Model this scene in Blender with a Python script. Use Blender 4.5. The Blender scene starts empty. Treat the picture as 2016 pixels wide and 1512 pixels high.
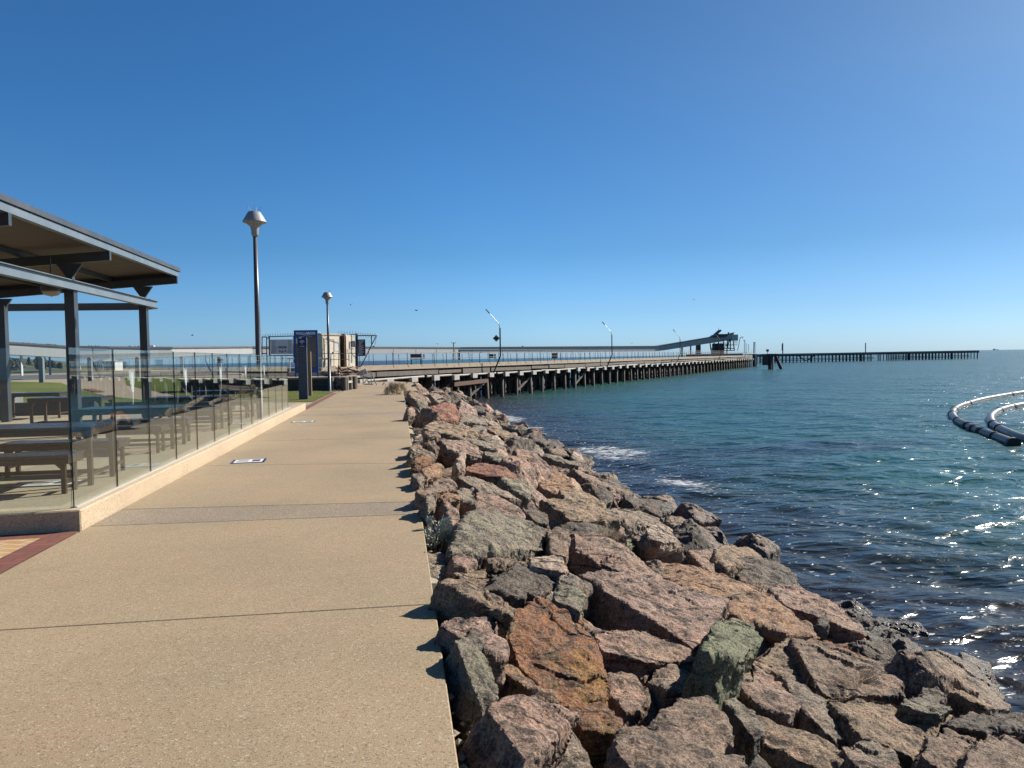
import bpy, bmesh, math, random
import numpy as np
from mathutils import Vector, Matrix, Euler, Quaternion
R = math.radians
rng = random.Random(11)
scene = bpy.context.scene
COL = scene.collection

# ------------------------------------------------------------------ camera
F = 1456.0
YAW, PITCH, ROLL, CAMZ = R(8.66), R(2.01), R(1.01), 1.55
WATER = -2.2
cam_rot = Matrix.Rotation(-YAW, 3, 'Z') @ Matrix.Rotation(math.pi/2 - PITCH, 3, 'X') @ Matrix.Rotation(-ROLL, 3, 'Z')
CAM = Vector((0, 0, CAMZ))
cd = bpy.data.cameras.new('camera'); cam = bpy.data.objects.new('camera', cd); COL.objects.link(cam)
cam.matrix_world = Matrix.Translation(CAM) @ cam_rot.to_4x4()
cd.sensor_width = 36.0; cd.lens = 36.0*F/2016.0
cd.clip_start = 0.05; cd.clip_end = 30000
scene.camera = cam

def ray(px, py):            # direction of the photograph's pixel (2016 x 1512)
    return (cam_rot @ Vector(((px-1008)/F, (756-py)/F, -1.0))).normalized()
def on_z(px, py, z):
    d = ray(px, py); return CAM + d*((z-CAMZ)/d.z)
def at_y(px, py, Y):
    d = ray(px, py); return CAM + d*(Y/d.y)
def on_plane(px, py, p, n):
    d = ray(px, py); den = d.dot(n)
    return CAM + d*((p-CAM).dot(n)/den)

# ------------------------------------------------------------------ noise (vectorised)
def _hash(ix, iy, iz, s):
    h = (ix*374761393 + iy*668265263 + iz*2147483647 + s*1274126177) & 0xFFFFFFFF
    h = ((h ^ (h >> 13))*1274126177) & 0xFFFFFFFF
    h = ((h ^ (h >> 16))*2246822519) & 0xFFFFFFFF
    return ((h ^ (h >> 15)) & 0xFFFFFF).astype(np.float64)/0xFFFFFF*2-1
def vnoise(p, s=0):
    i = np.floor(p).astype(np.int64); f = p-i; f = f*f*f*(f*(f*6-15)+10)
    r = 0
    for dx in (0, 1):
        for dy in (0, 1):
            for dz in (0, 1):
                w = (f[:,0] if dx else 1-f[:,0])*(f[:,1] if dy else 1-f[:,1])*(f[:,2] if dz else 1-f[:,2])
                r = r + w*_hash(i[:,0]+dx, i[:,1]+dy, i[:,2]+dz, s)
    return r
def fbm(p, o=4, s=0):
    a, r = 1.0, 0
    for k in range(o):
        r = r + a*vnoise(p*(2.03**k), s+k); a *= .5
    return r

# ------------------------------------------------------------------ objects
def tag(o, label=None, cat=None, group=None, kind=None):
    if label: o['label'] = label
    if cat: o['category'] = cat
    if group: o['group'] = group
    if kind: o['kind'] = kind
    return o
def empty(name, loc, label=None, cat=None, group=None):
    o = bpy.data.objects.new(name, None); COL.objects.link(o); o.location = loc
    o.empty_display_size = .3
    return tag(o, label, cat, group)
def copy_tree(o, parent=None):
    c = o.copy(); COL.objects.link(c); c.parent = parent
    for ch in list(o.children): copy_tree(ch, c)
    return c
def wloc(o):
    v = Vector((0, 0, 0))
    while o is not None: v = v + o.location; o = o.parent
    return v
def link_mesh(name, me, parent=None, loc=None):
    o = bpy.data.objects.new(name, me); COL.objects.link(o)
    if parent is not None: o.parent = parent
    if loc is not None: o.location = loc
    return o

class MB:
    """collects shapes in world coordinates; build() links them as one mesh"""
    def __init__(s): s.v = []; s.f = []; s.m = []; s.mi = 0
    def add(s, vs, fs):
        b = len(s.v); s.v += [tuple(x) for x in vs]
        for f in fs: s.f.append([b+i for i in f]); s.m.append(s.mi)
    def box(s, c, d, rz=0, M=None):
        x, y, z = d[0]/2, d[1]/2, d[2]/2
        q = [Vector((a, b, e)) for a in (-x, x) for b in (-y, y) for e in (-z, z)]
        if M is None: M = Matrix.Rotation(rz, 3, 'Z')
        s.add([M @ v + Vector(c) for v in q],
              [(0,1,3,2),(4,6,7,5),(0,4,5,1),(2,3,7,6),(0,2,6,4),(1,5,7,3)])
        return s
    def span(s, a, b):
        return s.box([(a[i]+b[i])/2 for i in range(3)], [abs(a[i]-b[i]) for i in range(3)])
    def bar(s, p, q, w, h, up=(0, 0, 1)):
        p, q = Vector(p), Vector(q); d = q-p; L = d.length; d.normalize()
        up = Vector(up)
        if abs(d.dot(up)) > .99: up = Vector((0, 1, 0))
        sd = d.cross(up).normalized(); u = sd.cross(d)
        M = Matrix((sd, d, u)).transposed()
        return s.box((p+q)/2, (w, L, h), M=M)
    def tube(s, p, q, r, n=10, r2=None, cap=True):
        return s.path([p, q], r, n, [r, r if r2 is None else r2], cap)
    def path(s, pts, r, n=8, rs=None, cap=True):
        pts = [Vector(p) for p in pts]; b = []; prev = None
        for i, p in enumerate(pts):
            d = (pts[min(i+1, len(pts)-1)]-pts[max(i-1, 0)]).normalized()
            up = Vector((0, 0, 1)) if abs(d.z) < .95 else Vector((0, 1, 0))
            sd = d.cross(up).normalized(); u = sd.cross(d)
            rr = rs[i] if rs else r
            b += [p + (sd*math.cos(2*math.pi*k/n)+u*math.sin(2*math.pi*k/n))*rr for k in range(n)]
        fs = []
        for i in range(len(pts)-1):
            for k in range(n):
                k2 = (k+1) % n
                fs.append((i*n+k, i*n+k2, (i+1)*n+k2, (i+1)*n+k))
        if cap: fs += [tuple(range(n))[::-1], tuple((len(pts)-1)*n+k for k in range(n))]
        s.add(b, fs); return s
    def lathe(s, c, prof, n=28):
        c = Vector(c); vs = []; fs = []
        for r, z in prof: vs += [c+Vector((r*math.cos(2*math.pi*k/n), r*math.sin(2*math.pi*k/n), z)) for k in range(n)]
        for i in range(len(prof)-1):
            for k in range(n): fs.append((i*n+k, i*n+(k+1)%n, (i+1)*n+(k+1)%n, (i+1)*n+k))
        fs += [tuple(range(n))[::-1], tuple((len(prof)-1)*n+k for k in range(n))]
        s.add(vs, fs); return s
    def prism(s, poly, off):
        """poly: list of points, extruded by the vector off"""
        n = len(poly); off = Vector(off); a = [Vector(p) for p in poly]
        s.add(a+[p+off for p in a], [tuple(range(n))[::-1], tuple(range(n, 2*n))] + [(i, (i+1)%n, n+(i+1)%n, n+i) for i in range(n)])
        return s
    def sweep(s, pts, w, z0, z1):
        """a rectangular section of width w between heights z0, z1 along a flat polyline"""
        P = [Vector((p[0], p[1], 0)) for p in pts]; vs = []
        for i, p in enumerate(P):
            d = (P[min(i+1, len(P)-1)]-P[max(i-1, 0)]).normalized(); n = Vector((d.y, -d.x, 0))*w/2
            vs += [p+n+Vector((0,0,z0)), p+n+Vector((0,0,z1)), p-n+Vector((0,0,z1)), p-n+Vector((0,0,z0))]
        fs = []
        for i in range(len(P)-1):
            for k in range(4): fs.append((4*i+k, 4*i+(k+1)%4, 4*i+4+(k+1)%4, 4*i+4+k))
        fs += [(0,3,2,1), tuple(4*(len(P)-1)+k for k in (0,1,2,3))]
        s.add(vs, fs); return s
    def build(s, name, mat, parent=None, origin=None, smooth=False, bevel=0):
        if parent is not None: o0 = wloc(parent)
        elif origin is not None: o0 = Vector(origin)
        else:
            a = np.array(s.v); o0 = Vector(((a[:,0].min()+a[:,0].max())/2, (a[:,1].min()+a[:,1].max())/2, a[:,2].min()))
        me = bpy.data.meshes.new(name)
        me.from_pydata([tuple(Vector(v)-o0) for v in s.v], [], s.f)
        ms = mat if isinstance(mat, (list, tuple)) else [mat]
        for m in ms: me.materials.append(m)
        if len(ms) > 1: me.polygons.foreach_set('material_index', s.m)
        bm = bmesh.new(); bm.from_mesh(me)
        bmesh.ops.recalc_face_normals(bm, faces=bm.faces)
        if bevel: bmesh.ops.bevel(bm, geom=bm.edges[:], offset=bevel, segments=1, affect='EDGES', clamp_overlap=True)
        bm.to_mesh(me); bm.free()
        if smooth: me.polygons.foreach_set('use_smooth', [True]*len(me.polygons)); 
        return link_mesh(name, me, parent, None if parent is not None else o0)

# ------------------------------------------------------------------ materials
ALB = .505      # overall reflectance level, paired with the exposure
class NT:
    def __init__(s, name):
        s.mat = bpy.data.materials.new(name); s.mat.use_nodes = True
        s.t = s.mat.node_tree; s.t.nodes.clear()
        s.out = s.n('ShaderNodeOutputMaterial')
    def n(s, typ, **kw):
        nd = s.t.nodes.new(typ)
        for k, v in kw.items():
            if k.startswith('i_'):
                key = k[2:]; key = int(key) if key.isdigit() else key.replace('_', ' ')
                s.set(nd.inputs[key], v)
            else: setattr(nd, k, v)
        return nd
    def set(s, sock, v):
        if isinstance(v, bpy.types.NodeSocket): s.t.links.new(v, sock)
        elif isinstance(v, bpy.types.Node): s.t.links.new(v.outputs[0], sock)
        else:
            if isinstance(v, (tuple, list)) and len(v) == 3 and sock.type == 'RGBA': v = (*v, 1)
            sock.default_value = v
    def math(s, op, a, b=0.0, c=None, clamp=False):
        nd = s.n('ShaderNodeMath', operation=op, use_clamp=clamp); s.set(nd.inputs[0], a); s.set(nd.inputs[1], b)
        if c is not None: s.set(nd.inputs[2], c)
        return nd.outputs[0]
    def mix(s, f, a, b, mode='MIX'):
        nd = s.n('ShaderNodeMix', data_type='RGBA', blend_type=mode)
        s.set(nd.inputs[0], f); s.set(nd.inputs[6], a); s.set(nd.inputs[7], b); return nd.outputs[2]
    def ramp(s, f, a, b, lo=0.0, hi=1.0):
        nd = s.n('ShaderNodeMapRange'); s.set(nd.inputs[0], f)
        for i, v in ((1, a), (2, b), (3, lo), (4, hi)): s.set(nd.inputs[i], v)
        return nd.outputs[0]
    def noise(s, vec, scale, detail=4, rough=.55, dist=0.0):
        nd = s.n('ShaderNodeTexNoise'); s.set(nd.inputs['Vector'], vec); nd.inputs['Scale'].default_value = scale
        nd.inputs['Detail'].default_value = detail; nd.inputs['Roughness'].default_value = rough; nd.inputs['Distortion'].default_value = dist
        return nd.outputs[0]
    def mapping(s, vec, rot=(0,0,0), scale=(1,1,1), loc=(0,0,0)):
        nd = s.n('ShaderNodeMapping'); s.set(nd.inputs[0], vec); s.set(nd.inputs[1], loc); s.set(nd.inputs[2], rot); s.set(nd.inputs[3], scale); return nd.outputs[0]
    def bump(s, h, strength=.5, dist=.02, nrm=None):
        nd = s.n('ShaderNodeBump'); s.set(nd.inputs['Height'], h); nd.inputs['Strength'].default_value = strength; nd.inputs['Distance'].default_value = dist
        if nrm is not None: s.set(nd.inputs['Normal'], nrm)
        return nd.outputs[0]
    def pos(s): return s.n('ShaderNodeNewGeometry').outputs['Position']
    def obj(s): return s.n('ShaderNodeTexCoord').outputs['Object']
    def bsdf(s, col, rough=.6, metal=0.0, nrm=None, **kw):
        b = s.n('ShaderNodeBsdfPrincipled'); s.set(b.inputs['Base Color'], s.mix(1.0, col, (ALB, ALB, ALB), 'MULTIPLY')); s.set(b.inputs['Roughness'], rough); s.set(b.inputs['Metallic'], metal)
        if nrm is not None: s.set(b.inputs['Normal'], nrm)
        for k, v in kw.items(): s.set(b.inputs[k.replace('_', ' ')], v)
        return b
    def done(s, sh):
        s.t.links.new(sh.outputs[0] if isinstance(sh, bpy.types.Node) else sh, s.out.inputs[0]); return s.mat

def plain(name, col, rough=.55, metal=0.0, var=.25, scale=3.0, bump=.15, bscale=40, stretch=(1,1,1), dirt=None, spec=.5):
    t = NT(name); v = t.mapping(t.obj(), scale=stretch)
    n = t.noise(v, scale, 6, .6)
    c = t.mix(t.ramp(n, .3, .7), tuple(x*(1-var) for x in col), tuple(min(1, x*(1+var)) for x in col))
    if dirt:
        c = t.mix(t.ramp(t.noise(v, scale*1.7, 8, .7), .52, .66, 0, .8), c, dirt)
    h = t.noise(v, bscale, 3, .6)
    b = t.bsdf(c, t.ramp(n, .3, .7, rough*.85, min(1, rough*1.15)), metal, t.bump(h, bump, .01), Specular_IOR_Level=spec)
    return t.done(b)

M = {}
M['steel'] = plain('shaded_steel', (.058,.072,.09), .4, 0, .15, 2, .05)  # shelter paint with shade put into its colour, for posts, rafters and purlins
M['steel_lit'] = plain('sunlit_steel', (.21,.26,.30), .38, 0, .12, 2, .05)  # same shelter paint, sunlight put into its colour for fascia and ring beam
M['polesteel'] = plain('grey_pole_paint', (.11,.11,.12), .4, 0, .1, 2, .05)
M['steel_dark'] = plain('dark_steel', (.045,.05,.06), .45, 0, .2, 2, .05)
M['rail'] = plain('pale_rail_paint', (.45,.45,.44), .75, 0, .12, 3, .0, spec=.2)
M['galv'] = plain('galvanised_steel', (.44,.46,.46), .5, .15, .15, 6, .05)
M['roofing'] = plain('roof_sheet', (.09,.1,.115), .4, 0, .15, 2, .05)
M['ply'] = plain('plywood_lining', (.15,.115,.08), .7, 0, .2, 1.2, .1, 20, (1,6,6))
M['timber_dark'] = plain('dark_stained_timber', (.075,.042,.028), .36, 0, .35, 3, .15, 30, (1,10,10))
M['timber_top'] = plain('weathered_timber_top', (.055,.044,.046), .27, 0, .3, 3, .15, 30, (1,10,10))
M['timber_pole'] = plain('pale_timber_post', (.42,.27,.15), .7, 0, .25, 3, .2, 30, (8,8,1))
M['pile'] = plain('weathered_pile', (.125,.10,.078), .85, 0, .5, 1.6, .5, 18, (6,6,1), (.05,.04,.03))
M['pile_black'] = plain('tarred_pile', (.028,.026,.026), .7, 0, .4, 1.5, .4, 15, (5,5,1))
M['cap_white'] = plain('whitewashed_timber', (.62,.57,.5), .75, 0, .15, 3, .3, 20, (1,1,1), (.3,.22,.16))
M['deck'] = plain('jetty_deck_concrete', (.50,.39,.27), .8, 0, .18, 1.2, .2, 20, (1,1,1), (.3,.2,.12))
M['edge'] = plain('grey_edge_timber', (.19,.16,.13), .85, 0, .45, 1.5, .4, 15, (1,1,1), (.1,.08,.065))
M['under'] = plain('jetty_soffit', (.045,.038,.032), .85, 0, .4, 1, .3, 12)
M['concrete_white'] = plain('pale_concrete', (.62,.56,.47), .8, 0, .12, 2, .2, 30)
M['white'] = plain('white_paint', (.74,.73,.70), .5, 0, .06, 2, .05)
M['cream'] = plain('cream_panel', (.88,.77,.58), .55, 0, .08, 2, .05, 40, (1,1,1), (.5,.4,.28))
M['cream_trim'] = plain('cream_trim', (.62,.52,.38), .55, 0, .08, 2, .05)
M['blue'] = plain('blue_sign_paint', (.010,.12,.42), .4, 0, .08, 2, .03)
M['navy'] = plain('navy_sign_paint', (.012,.035,.16), .45, 0, .1, 2, .03)
M['slate'] = plain('slate_sign_paint', (.085,.105,.155), .5, 0, .08, 2, .03)
M['signwhite'] = plain('sign_face', (1.3,1.2,1.13), .6, 0, .06, 3, .03)
M['signtext'] = plain('sign_lettering', (1.6,1.6,1.6), .6, 0, .02, 3, .0)
M['signgrey'] = plain('sign_print_grey', (.2,.19,.2), .6, 0, .05, 3, .0)
M['black'] = plain('black_print', (.015,.015,.017), .5, 0, .1, 3, .0)
M['red'] = plain('red_print', (.5,.09,.06), .55, 0, .1, 3, .0)
M['yellow'] = plain('yellow_sign', (.5,.3,.05), .6, 0, .1, 3, .0)
M['purple'] = plain('dark_purple_sign', (.045,.03,.07), .5, 0, .1, 3, .0)
M['gallery'] = plain('gallery_cladding', (.62,.62,.60), .6, 0, .06, .4, .12, 3, (8,8,.2), (.5,.5,.49))
M['galleryroof'] = plain('gallery_roof', (.16,.17,.19), .5, 0, .1, .5, .05)
M['rust'] = plain('rusty_steel', (.17,.085,.05), .8, .2, .4, 2, .2, 14)
M['poly'] = plain('black_polyethylene', (.03,.032,.036), .38, 0, .45, 1.5, .15, 8, (1,1,1), (.10,.095,.08), .35)
M['rubber'] = plain('collar_rubber', (.012,.012,.013), .6, 0, .2, 2, .05)
M['pillar'] = plain('grey_pillar_concrete', (.23,.24,.24), .8, 0, .15, 2, .2)
M['asphalt'] = plain('asphalt', (.11,.11,.115), .85, 0, .15, 1.2, .3, 60)
M['sand'] = plain('bare_sandy_ground', (.44,.34,.22), .95, 0, .22, .12, .3, 4, (1,1,1), (.30,.25,.13))
M['soil'] = plain('soil', (.26,.20,.13), .95, 0, .3, .6, .3, 10)
M['lampglass'] = plain('lamp_diffuser', (.6,.52,.38), .35, 0, .05, 2, .0)
M['houseglass'] = plain('dark_window_glass', (.03,.04,.05), .12, 0, .1, 2, 0)
M['bark'] = plain('bark', (.12,.09,.065), .9, 0, .3, 4, .4, 20)
M['leaf_dark'] = plain('dark_foliage', (.028,.05,.03), .7, 0, .5, 1.5, .0)
M['leaf_grey'] = plain('silvery_leaves', (.55,.58,.48), .7, 0, .3, 30, .0)
M['twig'] = plain('dry_twigs', (.75,.60,.40), .9, 0, .3, 20, .0)
M['bird_dark'] = plain('dark_feathers', (.05,.05,.055), .8, 0, .2, 20, .0)
M['bird_white'] = plain('white_feathers', (.75,.75,.73), .8, 0, .08, 20, .0)
M['wood_scrap'] = plain('broken_timber', (.33,.19,.11), .85, 0, .4, 3, .3, 25, (1,6,6))
M['culvert'] = plain('old_log_end', (.28,.24,.2), .85, 0, .35, 8, .3, 30)
# ================================================================== world, sun
SUN_AZ, SUN_EL = R(67), R(33)
SUN = Vector((math.sin(SUN_AZ)*math.cos(SUN_EL), math.cos(SUN_AZ)*math.cos(SUN_EL), math.sin(SUN_EL)))
w = bpy.data.worlds.new('World'); scene.world = w; w.use_nodes = True
wt = w.node_tree; bg = wt.nodes['Background']
sky = wt.nodes.new('ShaderNodeTexSky'); sky.sky_type = 'NISHITA'; sky.sun_disc = False
sky.sun_elevation = SUN_EL; sky.sun_rotation = SUN_AZ
sky.altitude = 0; sky.air_density = 1.0; sky.dust_density = 0.8; sky.ozone_density = 2.2
# clean sea air: the blue of this sky is deeper than the model's, most of all away from the horizon
tc = wt.nodes.new('ShaderNodeTexCoord'); sz_ = wt.nodes.new('ShaderNodeSeparateXYZ'); wt.links.new(tc.outputs['Generated'], sz_.inputs[0])
cr_ = wt.nodes.new('ShaderNodeValToRGB'); wt.links.new(sz_.outputs[2], cr_.inputs[0])
el = cr_.color_ramp.elements; el[0].position = 0.0; el[0].color = (.47,.79,1.42,1); el[1].position = 1.0; el[1].color = (.18,.42,.64,1)
for p_, c_ in ((.06,(.34,.61,1.02,1)),(.14,(.24,.50,.78,1)),(.30,(.20,.48,.75,1))):
    e_ = el.new(p_); e_.color = c_
mx_ = wt.nodes.new('ShaderNodeMix'); mx_.data_type = 'RGBA'; mx_.blend_type = 'MULTIPLY'; mx_.inputs[0].default_value = 1
wt.links.new(sky.outputs[0], mx_.inputs[6]); wt.links.new(cr_.outputs[0], mx_.inputs[7])
# whiter glare towards the sun, thinner at the horizon below it
vm_ = wt.nodes.new('ShaderNodeVectorMath'); vm_.operation = 'DOT_PRODUCT'; wt.links.new(tc.outputs['Generated'], vm_.inputs[0]); vm_.inputs[1].default_value = SUN
def wmath(op, a, b, clamp=False):
    n_ = wt.nodes.new('ShaderNodeMath'); n_.operation = op; n_.use_clamp = clamp
    for k_, v_ in enumerate((a, b)):
        if isinstance(v_, (int, float)): n_.inputs[k_].default_value = v_
        else: wt.links.new(v_, n_.inputs[k_])
    return n_.outputs[0]
near_ = wmath('MULTIPLY', wmath('SUBTRACT', vm_.outputs['Value'], .5), 2.0, True)
high_ = wmath('MULTIPLY', sz_.outputs[2], 3.0, True)
def wmul(fac, src, col):
    n_ = wt.nodes.new('ShaderNodeMix'); n_.data_type = 'RGBA'; n_.blend_type = 'MULTIPLY'
    wt.links.new(fac, n_.inputs[0]); wt.links.new(src, n_.inputs[6]); n_.inputs[7].default_value = (*col, 1); return n_.outputs[2]
s1_ = wmul(wmath('MULTIPLY', near_, high_), mx_.outputs[2], (1.35, .80, .68))
s2_ = wmul(wmath('MULTIPLY', near_, wmath('SUBTRACT', 1.0, high_)), s1_, (.42, .46, .52))
wt.links.new(s2_, bg.inputs[0]); bg.inputs[1].default_value = 0.076
ld = bpy.data.lights.new('sun', 'SUN'); ld.energy = 5.0; ld.angle = R(.53); ld.color = (1, .95, .87)
so = bpy.data.objects.new('sun', ld); COL.objects.link(so); so.location = (0, 0, 60)
so.rotation_mode = 'QUATERNION'; so.rotation_quaternion = (-SUN).to_track_quat('-Z', 'Y')
vs = scene.view_settings; vs.view_transform = 'Standard'; vs.look = 'None'; vs.exposure = 1.0; vs.gamma = 1.0

# ================================================================== ground materials
def aggregate(name, base, dark, speck=1.0, scale=1.0):
    t = NT(name); p = t.pos()
    big = t.noise(p, .55, 5, .6); mid = t.noise(p, 4.5, 6, .65)
    c = t.mix(t.ramp(big, .3, .7), tuple(x*.84 for x in base), tuple(x*1.1 for x in base))
    c = t.mix(t.ramp(mid, .45, .75, 0, .30), c, dark)
    c = t.mix(t.ramp(t.noise(p, 1.1, 4, .55), .5, .68, 0, .35), c, (base[0]*1.04, base[1]*.88, base[2]*.9))
    v = t.n('ShaderNodeTexVoronoi'); t.set(v.inputs['Vector'], p); v.inputs['Scale'].default_value = 120*scale
    sv = t.n('ShaderNodeSeparateColor'); t.set(sv.inputs[0], v.outputs['Color'])
    r = sv.outputs[0]
    c = t.mix(t.ramp(r, .86, .93, 0, .5*speck), c, tuple(x*.3 for x in base))
    c = t.mix(t.ramp(r, .10, .03, 0, .5*speck), c, (.75,.66,.53))
    fine = t.noise(p, 190, 3, .7)
    c = t.mix(.55*speck, c, t.mix(t.ramp(fine, .3, .7), (.25,.25,.25), (1.0,1.0,1.0)), 'OVERLAY')
    h = t.math('ADD', t.math('MULTIPLY', v.outputs['Distance'], .6), fine)
    rough = t.ramp(big, .3, .7, .75, .92)
    return t.done(t.bsdf(c, rough, 0, t.bump(h, .35*speck, .004), Specular_IOR_Level=.3))
M['path'] = aggregate('exposed_aggregate_path', (.465,.345,.205), (.36,.26,.16))
M['band'] = aggregate('grey_aggregate_band', (.375,.29,.20), (.27,.205,.15), 1.25)
M['patio'] = aggregate('patio_aggregate', (.50,.40,.275), (.42,.32,.22), .8)
M['kerb'] = aggregate('cream_concrete_kerb', (.68,.495,.325), (.46,.34,.225), 1.1, .8)
M['footing'] = aggregate('rough_footing', (.40,.34,.25), (.2,.16,.12), 1.2, .5)

def brick(name, c1, c2, mortar, sx, sy, rot=0, offset=.5):
    t = NT(name); p = t.mapping(t.pos(), rot=(0,0,rot))
    b = t.n('ShaderNodeTexBrick'); t.set(b.inputs['Vector'], p)
    b.inputs['Scale'].default_value = 1; b.inputs['Brick Width'].default_value = sx; b.inputs['Row Height'].default_value = sy
    b.inputs['Mortar Size'].default_value = .007; b.offset = offset
    for k, c in (('Color1', c1), ('Color2', c2), ('Mortar', mortar)): b.inputs[k].default_value = (*c, 1)
    c = t.mix(.5, b.outputs[0], t.mix(t.noise(p, 25, 5, .7), (.3,.3,.3), (.8,.8,.8)), 'OVERLAY')
    return t.done(t.bsdf(c, .85, 0, t.bump(b.outputs['Fac'], -.5, .004)))
M['brick_red'] = brick('red_brick_border', (.34,.105,.065), (.25,.08,.055), (.12,.075,.055), .23, .1)
M['brick_red2'] = brick('red_brick_soldier', (.34,.105,.065), (.25,.08,.055), (.12,.075,.055), .1, .23, 0, 0)
M['brick_yellow'] = brick('yellow_pavers', (.68,.40,.17), (.57,.32,.135), (.85,.68,.45), .24, .12, R(24))

def grass_mat():
    t = NT('lawn'); p = t.pos()
    a = t.noise(p, .35, 6, .65); b = t.noise(t.mapping(p, scale=(1,.35,1)), 9, 6, .75)
    c = t.mix(t.ramp(a, .35, .65), (.15,.23,.035), (.30,.29,.07))
    c = t.mix(t.ramp(b, .5, .75, 0, .75), c, (.30,.25,.09))
    c = t.mix(t.ramp(t.noise(p, 60, 4, .8), .3, .7, 0, .5), c, (.04,.07,.012))
    return t.done(t.bsdf(c, .9, 0, t.bump(t.noise(p, 45, 4, .8), .8, .05), Specular_IOR_Level=.15))
M['lawn'] = grass_mat()
M['scrub'] = plain('scrub_hill', (.10,.105,.045), .95, 0, .45, .12, .5, .6, (1,1,1), (.035,.055,.02))

def water_mat():
    t = NT('sea_water'); p = t.pos()
    sx = t.n('ShaderNodeSeparateXYZ'); t.set(sx.inputs[0], p); X, Y = sx.outputs[0], sx.outputs[1]
    wob = t.noise(p, .22, 4, .6)
    # distance from the rock bank (parallel to the path) gives the depth of water and the weed on the bed
    shore = t.math('ADD', t.math('SUBTRACT', X, 6.3), t.math('MULTIPLY', t.math('SUBTRACT', wob, .5), 7.0))
    patch = t.noise(t.mapping(p, scale=(1,.7,1)), .045, 4, .6)
    deep = t.mix(t.ramp(patch, .35, .68), (.010,.082,.086), (.024,.130,.116))
    green = t.mix(t.ramp(t.noise(t.mapping(p, scale=(.6,1,1)), .16, 3, .5), .45, .7, 0, .6), deep, (.026,.16,.122))
    c = t.mix(t.ramp(shore, 1.0, 9.5), (.027,.025,.027), green)
    # weed bank in the bay
    dx = t.math('DIVIDE', t.math('SUBTRACT', X, 16.0), 6.0); dy = t.math('DIVIDE', t.math('SUBTRACT', Y, 27.0), 2.2)
    e = t.math('ADD', t.math('MULTIPLY', dx, dx), t.math('MULTIPLY', dy, dy))
    e = t.math('ADD', e, t.math('MULTIPLY', t.math('SUBTRACT', wob, .5), 1.6))
    c = t.mix(t.ramp(e, .3, 1.3, .75, 0), c, (.014,.024,.036))
    # foam: torn lace near the bank, sparse flecks further out
    lace = t.noise(t.mapping(p, rot=(0,0,R(-28)), scale=(1,2.2,1)), 2.6, 9, .72, .8)
    spots = t.noise(t.mapping(p, rot=(0,0,R(-28)), scale=(1,1.9,1)), 4.6, 3, .55)
    clump = t.noise(p, .42, 2, .5)
    near = t.ramp(shore, 1.0, 9.0, 1, 0)
    wash = t.ramp(X, 6.2, 8.6, 1, 0)
    th = t.math('SUBTRACT', .742, t.math('ADD', t.math('ADD', t.math('MULTIPLY', wash, .05), t.math('MULTIPLY', near, .06)), t.math('MULTIPLY', t.ramp(clump, .52, .72, 0, 1), t.math('MULTIPLY', wash, .14))))
    foam = t.math('MULTIPLY', t.ramp(t.math('SUBTRACT', lace, th), 0.0, .03), 1.0)
    foam2 = t.math('MULTIPLY', t.ramp(spots, .662, .68), t.ramp(shore, 1, 11, 1, 0))
    for (fx, fy, fa, fb) in ((6.8,37.5,.9,3.6),(8.0,28.0,1.7,2.8),(6.9,46.0,.9,3.5),(8.2,20.0,.9,2.0)):
        ex = t.math('DIVIDE', t.math('SUBTRACT', X, fx), fa); ey = t.math('DIVIDE', t.math('SUBTRACT', Y, fy), fb)
        ee = t.math('ADD', t.math('MULTIPLY', ex, ex), t.math('MULTIPLY', ey, ey))
        foam2 = t.math('MAXIMUM', foam2, t.ramp(t.math('SUBTRACT', lace, t.ramp(t.math('ADD', ee, t.math('MULTIPLY', t.math('SUBTRACT', clump, .5), 3.0)), 0, 1.9, .47, .74)), 0, .05))
    fo = t.math('MAXIMUM', foam, foam2)
    far = t.n('ShaderNodeVectorMath', operation='LENGTH'); t.set(far.inputs[0], p)
    fo = t.math('MULTIPLY', fo, t.ramp(far.outputs['Value'], 120, 320, 1, .0))
    c = t.mix(fo, c, (.82,.84,.84))
    # ripples
    v1 = t.mapping(p, rot=(0,0,R(-24)), scale=(.42,1,1))
    v2 = t.mapping(p, rot=(0,0,R(14)), scale=(.5,1,1))
    def ridge(v, sc, dist):      # wavelets with rounded troughs and narrow crests
        return t.math('SUBTRACT', 1.0, t.math('ABSOLUTE', t.math('MULTIPLY_ADD', t.noise(v, sc, 2, .45, dist), 2.0, -1.0)))
    v3 = t.mapping(p, rot=(0,0,R(-52)), scale=(.55,1,1))
    h = t.math('ADD', t.math('MULTIPLY', ridge(v1, .62, .5), 1.25), t.math('MULTIPLY', ridge(v2, 1.15, .5), .85))
    h = t.math('ADD', h, t.math('MULTIPLY', ridge(v3, 2.1, .4), .42))
    h = t.math('ADD', h, t.math('MULTIPLY', t.noise(v1, 5.0, 3, .6, .5), .26))
    h = t.math('ADD', h, t.math('MULTIPLY', t.noise(v1, .28, 2, .5, .4), 1.6))
    n = t.bump(h, 1.0, .155)
    # wind-roughened sea: facets turned from the viewer are hidden by those turned to him, so grazing mirror reflection never reaches the flat-water value
    fr = t.n('ShaderNodeFresnel'); fr.inputs['IOR'].default_value = 1.333; t.set(fr.inputs['Normal'], n)
    fac = t.math('MULTIPLY', t.math('MINIMUM', t.math('MULTIPLY', fr.outputs[0], .92), .50), t.math('SUBTRACT', 1, fo))
    df = t.n('ShaderNodeBsdfDiffuse'); t.set(df.inputs[0], t.mix(1.0, c, (ALB,ALB,ALB), 'MULTIPLY')); t.set(df.inputs['Normal'], n)
    gl = t.n('ShaderNodeBsdfGlossy'); gl.inputs['Roughness'].default_value = .20; t.set(gl.inputs['Normal'], n)
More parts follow.
